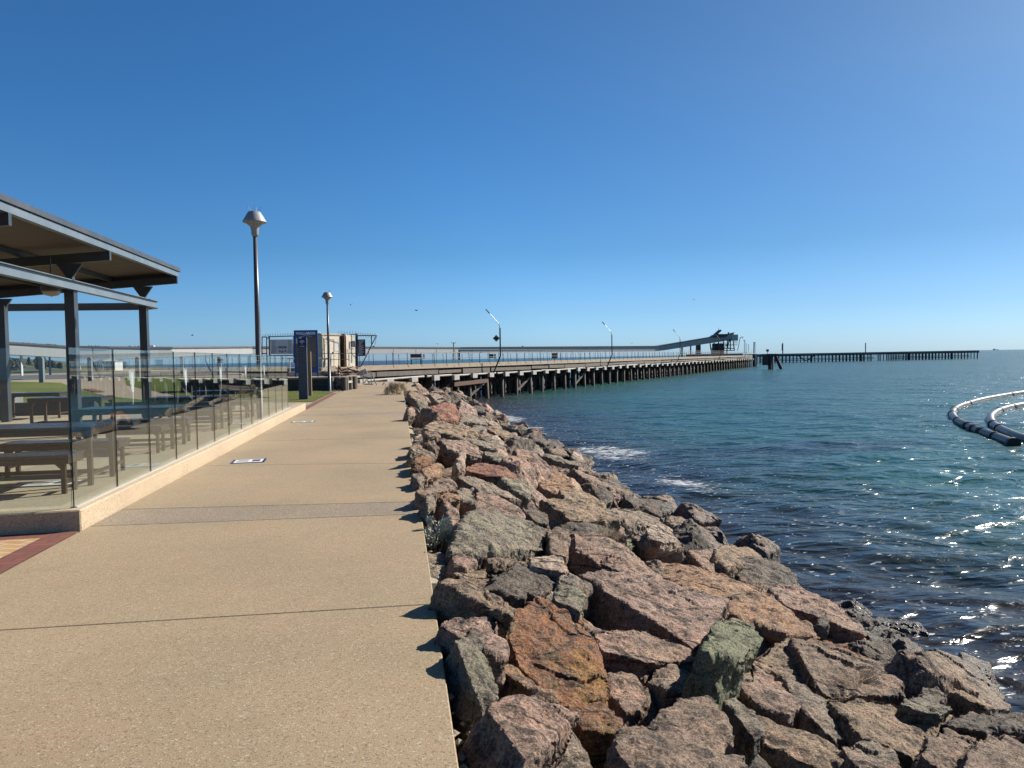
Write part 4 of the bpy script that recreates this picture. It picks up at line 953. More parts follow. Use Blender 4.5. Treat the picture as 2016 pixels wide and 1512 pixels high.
# ================================================================== lamp posts
def lamp(x, y, H):
    r = empty('street_lamp', (x,y,0), 'x', 'street lamp', 'lamp posts beside the path')
    m = MB(); m.lathe((x,y,0), [(.11,-.05),(.11,.02),(.08,.03),(.064,H*.5),(.048,H-.62)], 16); m.build('pole', M['polesteel'], r, smooth=True)
    m = MB(); m.lathe((x,y,H-.64), [(.062,0),(.085,.06),(.09,.16),(.11,.24),(.20,.32),(.27,.345)], 28); m.build('neck', M['galv'], r, smooth=True)
    m = MB(); m.lathe((x,y,H-.30), [(.262,0),(.285,.012),(.28,.03),(.155,.245),(.14,.26),(.0,.272)], 32); hd = m.build('lamp_shade', M['galv'], r)
    for p in hd.data.polygons: p.use_smooth = True
    hd.data.set_sharp_from_angle(angle=R(35)) if hasattr(hd.data,'set_sharp_from_angle') else None
    m = MB()
    for k in range(9):
        a = k/9*6.28; m.tube((x+.1*math.cos(a),y+.1*math.sin(a),H-.03),(x+.17*math.cos(a),y+.17*math.sin(a),H+.10),.003,5)
    m.build('bird_spikes', M['galv'], hd)
    return r
l1 = at_y(509, 700, 18.9); l2 = on_z(649, 771, 0)
o = lamp(l1.x, l1.y, at_y(501, 414, 18.9).z); o['label'] = 'tallest looking lamp post with a conical head, behind the glass screen'
o = lamp(l2.x, l2.y, at_y(641, 574, l2.y).z); o['label'] = 'lamp post with a conical head beside the log posts at the path end'

# ================================================================== information signs near the path end
def text_bm(s, h, mat, name, parent, c, right=Vector((1,0,0)), depth=.004, bold=0.0):
    cu = bpy.data.curves.new(name, 'FONT'); cu.body = s; cu.size = h*1.4; cu.extrude = depth; cu.align_x = 'CENTER'; cu.align_y = 'CENTER'; cu.offset = bold
    o = bpy.data.objects.new(name, cu); COL.objects.link(o)
    me = bpy.data.meshes.new_from_object(o.evaluated_get(bpy.context.evaluated_depsgraph_get())); bpy.data.objects.remove(o); bpy.data.curves.remove(cu)
    M3 = Matrix((right, Vector((0,0,1)), right.cross(Vector((0,0,1))))).transposed().to_4x4()
    me.transform(M3); me.transform(Matrix.Translation(Vector(c)-wloc(parent))); me.materials.clear(); me.materials.append(mat); me.name = name
    return link_mesh(name, me, parent)
# slate pylon with a wireless symbol
c = on_z(598, 786, 0); W = .355
r = empty('wifi_pylon', (c.x,c.y,0), 'slate grey information pylon with a navy top bearing a white wireless symbol', 'sign')
HT = at_y(590, 664, c.y).z
m = MB(); m.span((c.x-W/2,c.y-.1,-.03),(c.x+W/2,c.y+.1,HT-.42)); m.build('panel', M['slate'], r)
m = MB(); m.span((c.x-W/2-.004,c.y-.104,HT-.42),(c.x+W/2+.004,c.y+.104,HT)); hd = m.build('header', M['navy'], r)
m = MB(); fy = c.y-.107; zc = HT-.27
for k, rad in enumerate((.045,.085,.125)):
    pts = [(c.x+rad*math.sin(a), fy, zc+rad*math.cos(a)) for a in [R(-48+8*j) for j in range(13)]]
    for a, b in zip(pts, pts[1:]): m.bar(a, b, .006, .018, up=(0,-1,0)) if False else m.bar(a, b, .018, .006, up=(0,-1,0))
m.lathe((c.x, fy, zc-.012), [(.012,-.012),(.016,0),(.012,.012)], 10); m.box((c.x, fy, HT-.375), (.2,.006,.012)); m.box((c.x-.06, fy, HT-.03), (.12,.006,.035))
m.build('symbol', M['signtext'], hd)
m = MB(); 
for k in range(6): m.box((c.x-.01, c.y-.102, HT-.62-.27*k), (.25-.03*(k%3), .004, .014))
m.build('lettering', M['pillar'], r)
# timber post
c = on_z(611, 779, 0); H = at_y(609, 692, c.y).z
m = MB(); m.span((c.x-.075,c.y-.075,-.05),(c.x+.075,c.y+.075,H-.1)); m.prism([(c.x-.075,c.y-.075,H-.1),(c.x+.075,c.y-.075,H-.1),(c.x+.075,c.y-.075,H)], (0,.15,0))
tag(m.build('timber_post', M['timber_pole'], bevel=.006), 'square pale timber post standing on the grass behind the slate pylon', 'post')
# ================================================================== old timber platform and what lies on it
PT = .70
PL = [(-3.1,40.7),(-2.2,43.0),(-3.0,46.0),(-12.5,44.6),(-11.5,42.2)]
bw = empty('timber_platform', (-6,41,0), 'low weathered timber platform with dark boarded sides beneath the blue arch sign', 'platform')
m = MB(); m.prism([(x,y,PT) for x,y in PL], (0,0,-.10)); m.build('deck', M['deck'], bw)
m = MB()
for k, (z0, z1) in enumerate(((.0,.19),(.21,.39),(.41,.595))):
    m.prism([(-3.16,40.82,z0),(-11.4,42.3,z0),(-11.4,42.38,z0),(-3.16,40.9,z0)], (0,0,z1-z0))
m.build('fascia_boards', M['pile'], bw)
m = MB(); m.prism([(-3.25,41.0,-.1),(-2.45,43.0,-.1),(-3.1,45.8,-.1),(-12.3,44.4,-.1),(-11.4,42.5,-.1)], (0,0,.65)); m.build('base', M['under'], bw)
def atp(px, py, Y): return at_y(px, py, Y)
for i, (px, Y, r_, lab) in enumerate(((652.5,40.2,.12,'round grey log post right beside the second lamp post'),(676.5,40.1,.17,'stout grey log post right of the stacked log ends'),(682,40.3,.11,'slim pale log post among the group beside the path'),(689.5,41.0,.11,'slim log post with a white cross piece'),(696,41.6,.16,'stout dark log post nearest the handrail'),(700.5,42.0,.09,'thinnest log post at the right of the group'))):
    c = at_y(px, 740, Y); m = MB(); m.lathe((c.x, Y, -.1), [(r_*1.03,0),(r_,.4),(r_*.97,.1+PT-.02),(r_*.8,.1+PT)], 14)
    tag(m.build('log_post', M['pile'] if i in (1,4) else M['culvert'], smooth=False), lab, 'post', 'log posts beside the path')
a, b = at_y(684, 752, 40.3), at_y(692, 751, 41.0); m = MB(); m.bar(a, b, .10, .12); tag(m.build('cross_piece', M['cap_white']), 'short white timber spanning two of the log posts', 'timber')
for i, py in enumerate((749, 759, 766.5)):
    c = at_y(667, py, 40.35); m = MB(); rad = .155 if i < 2 else .12
    pr = [(rad*.1,0),(rad*.72,.0),(rad*.74,-.04),(rad*.86,-.04),(rad*.88,.0),(rad,.0),(rad,.9)]
    m2 = MB(); m2.lathe((0,0,0), pr, 20); M3 = Matrix.Rotation(R(90), 3, 'X') @ Matrix.Rotation(math.pi, 3, 'X')
    m.v = [tuple(Vector((v[0], v[2], v[1]))+Vector((c.x, 40.25, max(c.z, rad)))) for v in m2.v]; m.f = m2.f; m.m = m2.m
    tag(m.build('log', M['culvert']), ['top one of the three stacked log ends beside the lamp post','middle one of the three stacked log ends beside the lamp post','lowest and smallest of the three stacked log ends beside the lamp post'][i], 'log', 'stacked log ends')
# broken timber heap
rr = random.Random(8)
for k in range(22):
    c = at_y(rr.uniform(663, 696), rr.uniform(726, 739), 42.2+rr.uniform(-.3,.6)); z = max(c.z, PT+.03)
    d = Vector((rr.uniform(-1,1), rr.uniform(-.6,.6), rr.uniform(-.25,.4))).normalized()*rr.uniform(.15,.34)
    m = MB(); p = Vector((c.x, c.y, z)); m.bar(p-d, p+d, rr.uniform(.04,.09), rr.uniform(.03,.07))
    tag(m.build('broken_timber', M['wood_scrap'] if k % 3 else M['culvert']), 'splintered piece of old timber in the heap on the platform by the log posts', 'timber', 'splintered timbers heaped on the platform')
for k, px in enumerate((641, 645, 656, 660)):
    c = at_y(px, 731, 43.0); me = protos[k]; o = bpy.data.objects.new('boulder', me); COL.objects.link(o); o.location = (c.x, c.y, PT+.14); o.scale = (.6,.5,.7); o.rotation_euler = (k,0,k)
    o.material_slots[0].link = 'OBJECT'; o.material_slots[0].material = RM['grey']
    tag(o, 'grey stone lying on the timber platform behind the lamp post', 'stone', 'stones on the platform')
# pale beams lying along the back of the platform
for i, (p0, p1, lab) in enumerate(((568, 641, 'long pale concrete beam at the back of the platform, left of the arch sign'), (642, 673, 'pale concrete beam on the platform behind the second lamp post'))):
    a, b = at_y(p0, 734, 44.4), at_y(p1, 734, 44.6); m = MB(); m.bar((a.x, a.y, PT+.14), (b.x, b.y, PT+.14), .3, .28)
    tag(m.build('concrete_beam', M['concrete_white'], bevel=.01), lab, 'beam')

# blue arch sign
SY = 43.3
L = at_y(581, 742, SY).x; Rr = at_y(627.5, 742, SY).x; top = at_y(604, 650, SY).z; zb = at_y(604, 723, SY).z; hb = at_y(604, 663.5, SY).z
sg = empty('arch_sign', ((L+Rr)/2, SY, PT), 'blue arch shaped visitor sign reading WALLAROO on the timber platform', 'sign')
m = MB(); m.span((L,SY-.05,hb),(Rr,SY+.05,top)); hd = m.build('header', M['blue'], sg)
m = MB(); m.span((L,SY-.04,PT),(L+.09,SY+.04,hb)); m.build('side_post', M['blue'], sg)
m = MB(); m.span((Rr-.09,SY-.04,PT),(Rr,SY+.04,hb)); m.build('side_post', M['blue'], sg)
m = MB(); m.span((L+.09,SY-.035,zb-.32),(Rr-.09,SY+.035,zb)); m.build('lower_panel', M['blue'], sg)
text_bm('WALLAROO', .135, M['signtext'], 'lettering', hd, ((L+Rr)/2, SY-.053, top-.185), bold=.010)
m = MB(); xc = (L+Rr)/2
pts = [(xc-.35+.07*k, SY-.054, top-.33-.03*math.sin(k*.9)) for k in range(11)]
for a, b in zip(pts, pts[1:]): m.bar(a, b, .012, .004, up=(0,-1,0))
m.build('underline', M['signtext'], hd)
m = MB(); m.span((L+.1,SY-.02,zb+.02),(Rr-.1,SY-.0,hb-.02)); m.span((L+.10,SY-.034,hb-.35),(L+.62,SY-.022,hb-.02)); 
ip = MB(); ip.span((L+.09,SY+.01,zb),(Rr-.09,SY+.025,hb)); ip.build('picture_panel', plain('faded_picture', (.28,.215,.16), .4, 0, .35, 2.2, 0), sg)
ip = MB(); ip.span((L+.10,SY-.012,hb-.36),(L+.72,SY+.008,hb-.06)); n_ = ip.build('notice', M['signwhite'], sg)
ip = MB(); ip.box((L+.4,SY-.015,hb-.14),(.12,.004,.03)); ip.box((L+.42,SY-.015,hb-.25),(.3,.004,.03)); ip.build('print', M['signgrey'], n_)
a, b = at_y(500, 706, 45.0), at_y(652, 705.5, 45.0)
m = MB(); m.tube((a.x,a.y,a.z),(b.x,b.y,b.z),.035,8)
hr = empty('platform_rail', ((a.x+b.x)/2, 45.0, PT), 'single white pipe rail along the back of the timber platform', 'rail')
m.build('rail', M['white'], hr)
for px in (505, 570, 634, 650):
    c = at_y(px, 706, 45.0); m = MB(); m.tube((c.x,45.0,PT-.1),(c.x,45.0,c.z),.03,8); m.build('post', M['steel_dark'] if px == 650 else M['white'], hr)

# ================================================================== jetty
JD = Vector((.703, 1, 0)).normalized(); JN = Vector((JD.y, -JD.x, 0))     # along the jetty, and towards the open water
JZ = 1.12; JW = 7.2
def J(Y, off=0.0, z=0.0):      # a point on the near edge line at depth Y, set back by off
    return Vector((-40.6+.703*Y, Y, z)) - JN*off
Y0, Y1 = 50.5, 202.5
jt = empty('jetty', J(Y0, JW/2, 0), 'long timber piled jetty with a railed deck running out to sea', 'jetty')
def jbar(mb, y0, y1, off, z, w, h, step=None):
    mb.bar(J(y0, off, z), J(y1, off, z), w, h)
m = MB(); jbar(m, Y0, Y1, JW/2, JZ-.15, JW, .30); m.build('deck', M['deck'], jt)
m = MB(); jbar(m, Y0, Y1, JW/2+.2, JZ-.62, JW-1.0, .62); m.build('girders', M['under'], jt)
# weathered edge beam, lower service beam and pipe
rr = random.Random(21)
y = Y0+1
while y < Y1-2:
    L_ = rr.uniform(3, 8)
    m = MB(); m.bar(J(y, .12, JZ-.62+rr.uniform(-.04,.04)), J(min(y+L_, Y1), .12, JZ-.62+rr.uniform(-.04,.04)), .22, rr.uniform(.26,.44)); m.build('edge_beam', M['edge'], jt)
    y += L_+rr.uniform(.05,.3)
y = Y0+2
while y < Y1-2:
    L_ = rr.uniform(3, 9)
    m = MB(); m.tube(J(y, -.36, JZ-.95+rr.uniform(-.07,.07)), J(min(y+L_, Y1), -.36, JZ-.95+rr.uniform(-.07,.07)), .085, 7); m.build('service_pipe', M['cap_white'], jt)
    y += L_*rr.uniform(1.0,1.05)
bents = []; y = 53.35
while y < Y1-.5: bents.append(y); y += 2.62
npile = 0; extra = MB()
for bi, y in enumerate(bents):
    near = bi < 26
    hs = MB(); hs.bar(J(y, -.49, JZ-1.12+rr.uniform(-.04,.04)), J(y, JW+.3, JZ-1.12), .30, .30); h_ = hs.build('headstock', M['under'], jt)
    cp = MB(); zc_ = JZ-1.12+rr.uniform(-.05,.05); cp.bar(J(y-.34, -.64, zc_), J(y+.34, -.64, zc_+rr.uniform(-.03,.03)), .26, rr.uniform(.34,.46)); cp.build('white_end', M['cap_white'], h_)
    for off in (-.15, 1.2, 2.4, 3.7, 5.0, 6.1, 7.2):
        if not near and off in (2.4, 5.0): 
            pass
        rad = rr.uniform(.15,.21) if off > 0 else rr.uniform(.16,.22); lx, ly = rr.uniform(-.22,.22), rr.uniform(-.15,.15)
        b_, t_ = J(y, off, -6)+Vector((lx, ly, 0)), J(y, off, JZ-1.26)
        if npile < 100 and (off == -.15 or (bi < 12 and off in (1.2, 3.7, 6.1))):
            mm = MB(); mm.tube(b_, t_, rad*1.1, 9, rad*.92); mm.build('pile', M['pile'], jt, smooth=True); npile += 1
        else: extra.tube(b_, t_, rad*1.1, 7, rad*.92)
    for k_ in range(7):
        yy_, of_ = y+rr.uniform(-1.2, 1.2), rr.uniform(1.6, 7.0)
        extra.tube(J(yy_, of_, -6)+Vector((rr.uniform(-.3,.3), 0, 0)), J(yy_, of_, JZ-.9), rr.uniform(.14,.2), 6)
    if bi % 2 == 0 or bi < 8:
        mm = MB(); mm.bar(J(y+.1, -.1, JZ-1.4), J(y+.1, 3.2, WATER+.2), .10, .22); mm.build('brace', M['pile'], jt)
    if bi in (3, 5, 8, 13):
        mm = MB(); mm.bar(J(y+.15, -.2, WATER+.5), J(y+2.6, -.2, JZ-1.6), .12, .22); mm.build('brace', M['pile'], jt)
tag(extra.build('piles', M['pile'], jt, smooth=True), kind='stuff')
# rusty hanging stage
mm = MB(); mm.bar(J(63.6, -.55, -.62), J(68.6, -.55, -.5), .25, .34); mm.build('stage_beam', M['rust'], jt)
# rails
def railing(off, y0, y1, h):
    m = MB()
    for k, (z, r_) in enumerate(((h,.028),(h*.58,.02))): m.tube(J(y0, off, JZ+z), J(y1, off, JZ+z), r_, 6)
    rl = m.build('railing', M['rail'], jt)
    ps = []; y = y0
    while y < y1: ps.append(y); y += 1.6
    ex = MB()
    for i, y in enumerate(ps):
        t_ = MB() if i < 50 else ex; b_ = J(y, off-.04, JZ-.16 if off < 1 else JZ); t_.tube(b_, J(y, off, JZ+h), .026, 6)
        t_.box(J(y, off-.05, JZ-.08), (.12,.12,.1))
        if i < 50: t_.build('post', M['steel_dark'], rl)
    if len(ps) > 50: tag(ex.build('posts', M['steel_dark'], rl), kind='stuff')
railing(.10, 57.2, Y1, 1.0); railing(JW-.1, 58, Y1, 1.0)
# taller mesh fence standing on the far side of the deck
mf = MB()
for y in np.arange(59, 200, 3.0): mf.tube(J(y, JW-.4, JZ), J(y, JW-.4, JZ+1.45), .025, 5)
mf.tube(J(59, JW-.4, JZ+1.45), J(199, JW-.4, JZ+1.45), .02, 5); mf.build('far_fence', M['rail'], jt)

# jetty lamps with cranked arms
def jlamp(Y, lab):
    b = J(Y, -.45, JZ-1.1); k = 1.0
    r = empty('jetty_lamp', b, lab, 'street lamp', 'cranked lamps along the jetty')
    p1 = b+Vector((.75,0,1.75)); p2 = p1+Vector((0,0,2.65)); p3 = p2+Vector((-.12,0,.4)); p4 = p2+Vector((-.95,.0,1.35))
    m = MB(); m.path([b, p1-Vector((.06,0,.14)), p1, p2], .07, 8); m.build('pole', M['steel_dark'], r)
    m = MB(); m.path([p2, p3, p4], .035, 7); m.build('arm', M['polesteel'], r)
    d = (p4-p3).normalized(); m = MB(); m.bar(p4, p4+d*.55, .16, .08); m.build('lamp_head', M['galv'], r)
    return r, p1
for Y, lab in ((69.7,'nearest cranked lamp of the jetty, bearing the diamond sign'),(96.4,'second cranked lamp along the jetty'),(127.4,'third cranked lamp along the jetty, before the rising gallery'),(158.8,'fourth cranked lamp, in front of the loading tower'),(187.5,'farthest cranked lamp at the jetty end')):
    r_, p1 = jlamp(Y, lab)
    if Y < 70:
        c = at_y(977, 666, p1.y-.09); s = .30*1.0; m = MB()
        m.prism([(c.x-s*1.1,c.y,c.z),(c.x,c.y,c.z-s*1.1),(c.x+s*1.1,c.y,c.z),(c.x,c.y,c.z+s*1.1)], (0,.02,0))
        ds = empty('diamond_sign', c, 'dull yellow diamond sign fixed to the nearest jetty lamp', 'sign'); m.build('plate', M['yellow'], ds)
        m = MB(); m.prism([(c.x-s*.98,c.y-.003,c.z-.02),(c.x-.0,c.y-.003,c.z-.17),(c.x+s*.98,c.y-.003,c.z-.02),(c.x,c.y-.003,c.z+.15)], (0,.002,0)); m.build('emblem', M['black'], ds)
def stick(px0, py0, px1, py1, Y, r, mat, name, lab, cat, group=None, extra=None):
    a, b = at_y(px0, py0, Y), at_y(px1, py1, Y); m = MB(); m.tube(a, b, r, 7)
    if extra: extra(m, b)
    return tag(m.build(name, mat), lab, cat, group)
stick(893.5, 709, 893, 675, 72, .06, M['galv'], 'mast', 'short pale mast on the jetty deck left of the nearest cranked lamp', 'mast', None, lambda m, b: m.box(b, (.5,.05,.05)))
stick(904.5, 709, 904, 688, 76, .09, M['steel_dark'], 'mast', 'stubby dark post on the jetty deck', 'post')
stick(1452, 690, 1457.5, 664, 194, .10, M['galv'], 'slanted_lamp', 'slanting lamp with a flat arm right of the loading tower', 'street lamp', None, lambda m, b: m.bar(b, b+Vector((1.0,0,.08)), .2, .12))
stick(1465.5, 696, 1465.5, 670, 194, .09, M['galv'], 'light_mast', 'straight light mast with a cross head near the jetty end', 'street lamp', None, lambda m, b: m.box(b, (.6,.1,.14)))
stick(1473.5, 692, 1473.5, 679, 199, .07, M['galv'], 'light_mast', 'shortest light mast at the jetty end', 'street lamp', None, lambda m, b: m.box(b, (.4,.1,.12)))
stick(1484, 696, 1484.5, 674, 275, .22, M['galv'], 'light_mast', 'pale twin mast where the jetty head begins', 'mast', None, lambda m, b: (m.tube(b+Vector((.45,0,-4.4)), b+Vector((.45,0,.1)), .1, 6), m.box(b+Vector((.2,0,0)), (.9,.1,.2))))
def cab(px0, px1, py0, py1, Y, mat, name, lab, cat, d=.4):
    a, b = at_y(px0, py1, Y), at_y(px1, py0, Y); m = MB(); m.span((a.x, Y-d/2, a.z), (b.x, Y+d/2, b.z)); return tag(m.build(name, mat, bevel=.02), lab, cat)
cab(833, 836.5, 697, 706.5, 63, M['white'], 'white_board', 'narrow white notice board on the jetty rail', 'sign', .05)
cab(972.5, 975.5, 696, 706, 71.5, M['white'], 'white_board', 'narrow white notice board by the foot of the nearest cranked lamp', 'sign', .05)
cab(1087, 1095.5, 695, 706, 90, M['rust'], 'deck_cabinet', 'brown cabinet standing on the jetty deck', 'cabinet', .6)
cab(1096, 1098.5, 694, 706, 90.4, M['white'], 'white_board', 'narrow white notice board beside the brown cabinet', 'sign', .05)
cab(963, 971, 697, 705, 74, M['steel_dark'], 'deck_bin', 'dark bin on the jetty deck beside a white board', 'bin', .6)
c = at_y(819, 707, 66.5)
sb = empty('slatted_seat', c, 'dark slatted seat on the jetty deck', 'bench'); m = MB(); m.box((c.x,c.y,JZ+.45),(.9,.4,.05)); m.build('seat', M['steel_dark'], sb)
m = MB(); m.box((c.x,c.y+.2,JZ+.75),(.9,.05,.4)); m.build('backrest', M['steel_dark'], sb)
for s in (-1,1): m = MB(); m.span((c.x+s*.4-.03,c.y-.18,JZ),(c.x+s*.4+.03,c.y+.18,JZ+.43)); m.build('leg', M['steel_dark'], sb)

# ================================================================== hut, gate and fence at the jetty root
HY = 54.0
def bx(mb, p0, p1, y0, y1, d0, d1):
    a, b = at_y(p0, y1, d0), at_y(p1, y0, d0); mb.span((a.x, d0, a.z), (b.x, d1, b.z)); return a, b
HANG = math.atan2(JD.y, JD.x); hut0 = at_y(636, 721, 53.2); hut0.z = JZ
def hl(s_, q, z): return hut0+JD*s_-JN*q+Vector((0,0,z))          # along the jetty, back from the face, up
def hbox(mb, s0, s1, q0, q1, z0, z1): mb.box(hl((s0+s1)/2, (q0+q1)/2, (z0+z1)/2), (abs(s1-s0), abs(q1-q0), abs(z1-z0)), HANG); return mb
HH = at_y(655, 660, 54.2).z-JZ
hut = empty('gatehouse_hut', hl(.95, .6, 0), 'cream metal hut with a door at the start of the jetty', 'hut')
hbox(MB(), 0, 1.92, 0, 1.3, 0, HH).build('walls', M['cream'], hut, bevel=.015)
hbox(MB(), -.06, 1.98, -.06, 1.36, HH+.002, HH+.12).build('roof', M['cream_trim'], hut)
dr = hbox(MB(), .22, 1.12, -.03, -.003, .08, HH-.32).build('door', M['cream'], hut)
m = MB(); hbox(m, .16, .218, -.045, -.004, .05, HH-.25); hbox(m, 1.122, 1.18, -.045, -.004, .05, HH-.25); hbox(m, .22, 1.12, -.045, -.004, HH-.315, HH-.25); m.build('frame', M['cream_trim'], dr)
hbox(MB(), 1.0, 1.05, -.07, -.031, .95, 1.1).build('handle', M['steel_dark'], dr)
hbox(MB(), 1.25, 1.75, -.02, -.003, 1.15, HH-.35).build('white_panel', M['white'], hut)
m = MB(); m.path([at_y(628, 654, 53), hl(0,-.08,HH-.05), hl(.5,-.08,HH-.25), hl(1.2,-.08,HH-.42), hl(1.8,-.08,HH-.5), hl(1.82,-.06,.9)], .02, 6); m.build('cable', M['steel_dark'], hut)
cb = empty('switch_cabinet', hl(2.7, .4, 0), 'narrower cream switch cabinet right of the hut with a white notice', 'cabinet')
hbox(MB(), 2.25, 3.25, -.25, .7, 0, HH+.03).build('body', M['cream'], cb, bevel=.015)
hbox(MB(), 2.12, 2.247, -.2, .5, 0, HH+.12).build('side_channel', M['rust'], cb)
nt = hbox(MB(), 2.62, 3.2, -.30, -.265, HH-.95, HH-.45).build('notice', M['white'], cb)
hbox(MB(), 2.68, 3.14, -.31, -.302, HH-.62, HH-.49).build('red_print', M['red'], nt)
m = MB(); hbox(m, 2.68, 3.14, -.31, -.302, HH-.74, HH-.70); hbox(m, 2.68, 3.14, -.31, -.302, HH-.83, HH-.79); m.build('black_print', M['black'], nt)
hbox(MB(), 2.36, 2.9, -.265, -.252, 1.05, HH-1.0).build('vent', M['cream_trim'], cb)
hbox(MB(), 2.5, 3.0, -.265, -.252, .45, .9).build('white_panel', M['white'], cb)
cab(690.5, 699.5, 671, 683.5, HY+.1, M['white'], 'white_notice', 'blank white notice on the gate mesh right of the cream cabinet', 'sign', .02)
def coil(mb, a, b, turns, rad, r=.010):
    a, b = Vector(a), Vector(b); pts = []
    n = turns*10
    for k in range(n+1):
        t_ = k/n; an = t_*turns*2*math.pi; pts.append(a.lerp(b, t_)+Vector((.55*rad*math.sin(an)*.3, rad*math.cos(an), rad*math.sin(an))))
    mb.path(pts, r, 4)
def mesh_fill(mb, p0, p1, y0, y1, Y, step=.16, r=.004):
    a, b = at_y(p0, y1, Y), at_y(p1, y0, Y); x = a.x-(b.z-a.z)
    while x < b.x:
        for s in (1, -1):
            q0 = Vector((x, Y, a.z if s > 0 else b.z)); q1 = Vector((x+(b.z-a.z), Y, b.z if s > 0 else a.z))
            t0 = max(0, (a.x-q0.x)/(q1.x-q0.x)); t1 = min(1, (b.x-q0.x)/(q1.x-q0.x))
            if t1 > t0: mb.tube(q0.lerp(q1, t0), q0.lerp(q1, t1), r, 3, cap=False)
        x += step
# left gate with the hazard sign
gt = empty('security_gate', at_y(545, 712, HY), 'steel framed security gate with razor wire left of the blue arch sign', 'gate')
m = MB(); Y = HY-.3
def fr(m, px0, py0, px1, py1, r=.035, Y_=None): m.tube(at_y(px0, py0, Y_ or Y), at_y(px1, py1, Y_ or Y), r, 7)
fr(m, 516, 663, 516, 712); fr(m, 525, 663, 525, 712); fr(m, 516, 663.5, 525, 663.5); fr(m, 516, 696, 525, 696); fr(m, 525, 666, 530, 665); fr(m, 530, 661, 531, 714, .05); fr(m, 530, 663, 580, 661.5); fr(m, 578.5, 661, 579, 714, .05); fr(m, 530, 700, 579, 699.5)
m.build('frame', M['steel_dark'], gt)
m = MB(); coil(m, at_y(516, 660, Y), at_y(580, 658, Y), 13, .16); m.build('razor_wire', M['galv'], gt)
m = MB(); mesh_fill(m, 531, 578, 664, 711, Y); m.build('wire_mesh', M['galv'], gt)
m = MB(); a, b = bx(m, 532.5, 576.5, 668, 697.5, Y-.09, Y-.06); hz = empty('hazard_sign', ((a.x+b.x)/2, Y-.08, a.z), 'large off white site safety sign with three black discs, on the gate', 'sign')
m.build('board', M['signwhite'], hz)
m = MB()
for px in (550.5, 556, 561.8):
    c = at_y(px, 683.5, Y-.1); m2 = MB(); m2.lathe((0,0,0), [(.0,0),(.088,0),(.088,.01)], 18); m.add([Vector((v[0], v[2], v[1]))+Vector((c.x, Y-.105, c.z)) for v in m2.v], m2.f)
m.build('black_discs', M['black'], hz)
m = MB()
for px in (550.5, 556, 561.8):
    c = at_y(px, 683.2, Y-.1); m.box((c.x, Y-.112, c.z), (.07,.008,.06))
m.build('pictograms', M['signtext'], hz)
m = MB(); c = at_y(556, 691.5, Y-.1); m.prism([(c.x-.09,Y-.098,c.z-.08),(c.x+.09,Y-.098,c.z-.08),(c.x,Y-.098,c.z+.08)], (0,.006,0)); m.build('warning_triangle', M['red'], hz)
m = MB(); c = at_y(550.8, 691.5, Y-.1); m.box((c.x,Y-.095,c.z),(.15,.006,.15)); c = at_y(562, 691, Y-.1); m.box((c.x,Y-.095,c.z),(.15,.006,.15)); m.build('small_pictograms', M['cream_trim'], hz)
m = MB(); rr = random.Random(4)
for col, (p0, p1) in enumerate(((535, 546), (567, 575))):
    for py in np.arange(671, 696, 2.1):
        a, b = at_y(p0, py, Y-.1), at_y(p0+(p1-p0)*rr.uniform(.55,1), py, Y-.1); m.span((a.x,Y-.096,a.z-.012),(b.x,Y-.091,a.z+.012))
m.build('print', M['signgrey'], hz)
# right wing with the dark sign
wg = empty('security_wing', at_y(712, 716, HY), 'triangular steel anti climb wing with razor wire overhanging the jetty side', 'fence')
m = MB(); fr(m, 701.3, 656, 701.3, 721, .06); fr(m, 703.5, 660, 704, 723, .04); fr(m, 704, 660.5, 741, 660.5); fr(m, 741, 660.5, 711, 721); fr(m, 704, 721.5, 711, 721); fr(m, 731.5, 661, 731.5, 678); fr(m, 688, 695.5, 701, 695.5, .025); fr(m, 692.5, 660, 692.5, 715, .03); fr(m, 688, 658.5, 704, 658.5, .025); fr(m, 693, 697, 701, 706, .02); fr(m, 700,722,704,724,.04)
m.build('frame', M['steel_dark'], wg)
m = MB(); mesh_fill(m, 704, 731, 661, 684, Y); mesh_fill(m, 689, 701, 659, 714, Y, .2); m.build('wire_mesh', M['galv'], wg)
m = MB(); coil(m, at_y(665, 655, Y), at_y(704, 657, Y), 7, .22); coil(m, at_y(704, 658, Y), at_y(742, 661, Y), 8, .20); coil(m, at_y(742, 661, Y), at_y(738, 678, Y), 4, .2); m.build('razor_wire', M['galv'], wg)
m = MB(); a, b = bx(m, 705, 719, 668, 701, Y-.09, Y-.06); ps = empty('dark_sign', ((a.x+b.x)/2, Y-.08, a.z), 'dark purple notice with pale print on the anti climb wing', 'sign'); m.build('board', M['purple'], ps)
m = MB(); rr = random.Random(6)
for py in np.arange(670, 700, 2.0):
    a, b = at_y(706.2, py, Y-.1), at_y(706.2+rr.uniform(5,11.5), py, Y-.1); m.span((a.x,Y-.096,a.z-.014),(b.x,Y-.091,a.z+.014))
m.build('print', M['signwhite'], ps)
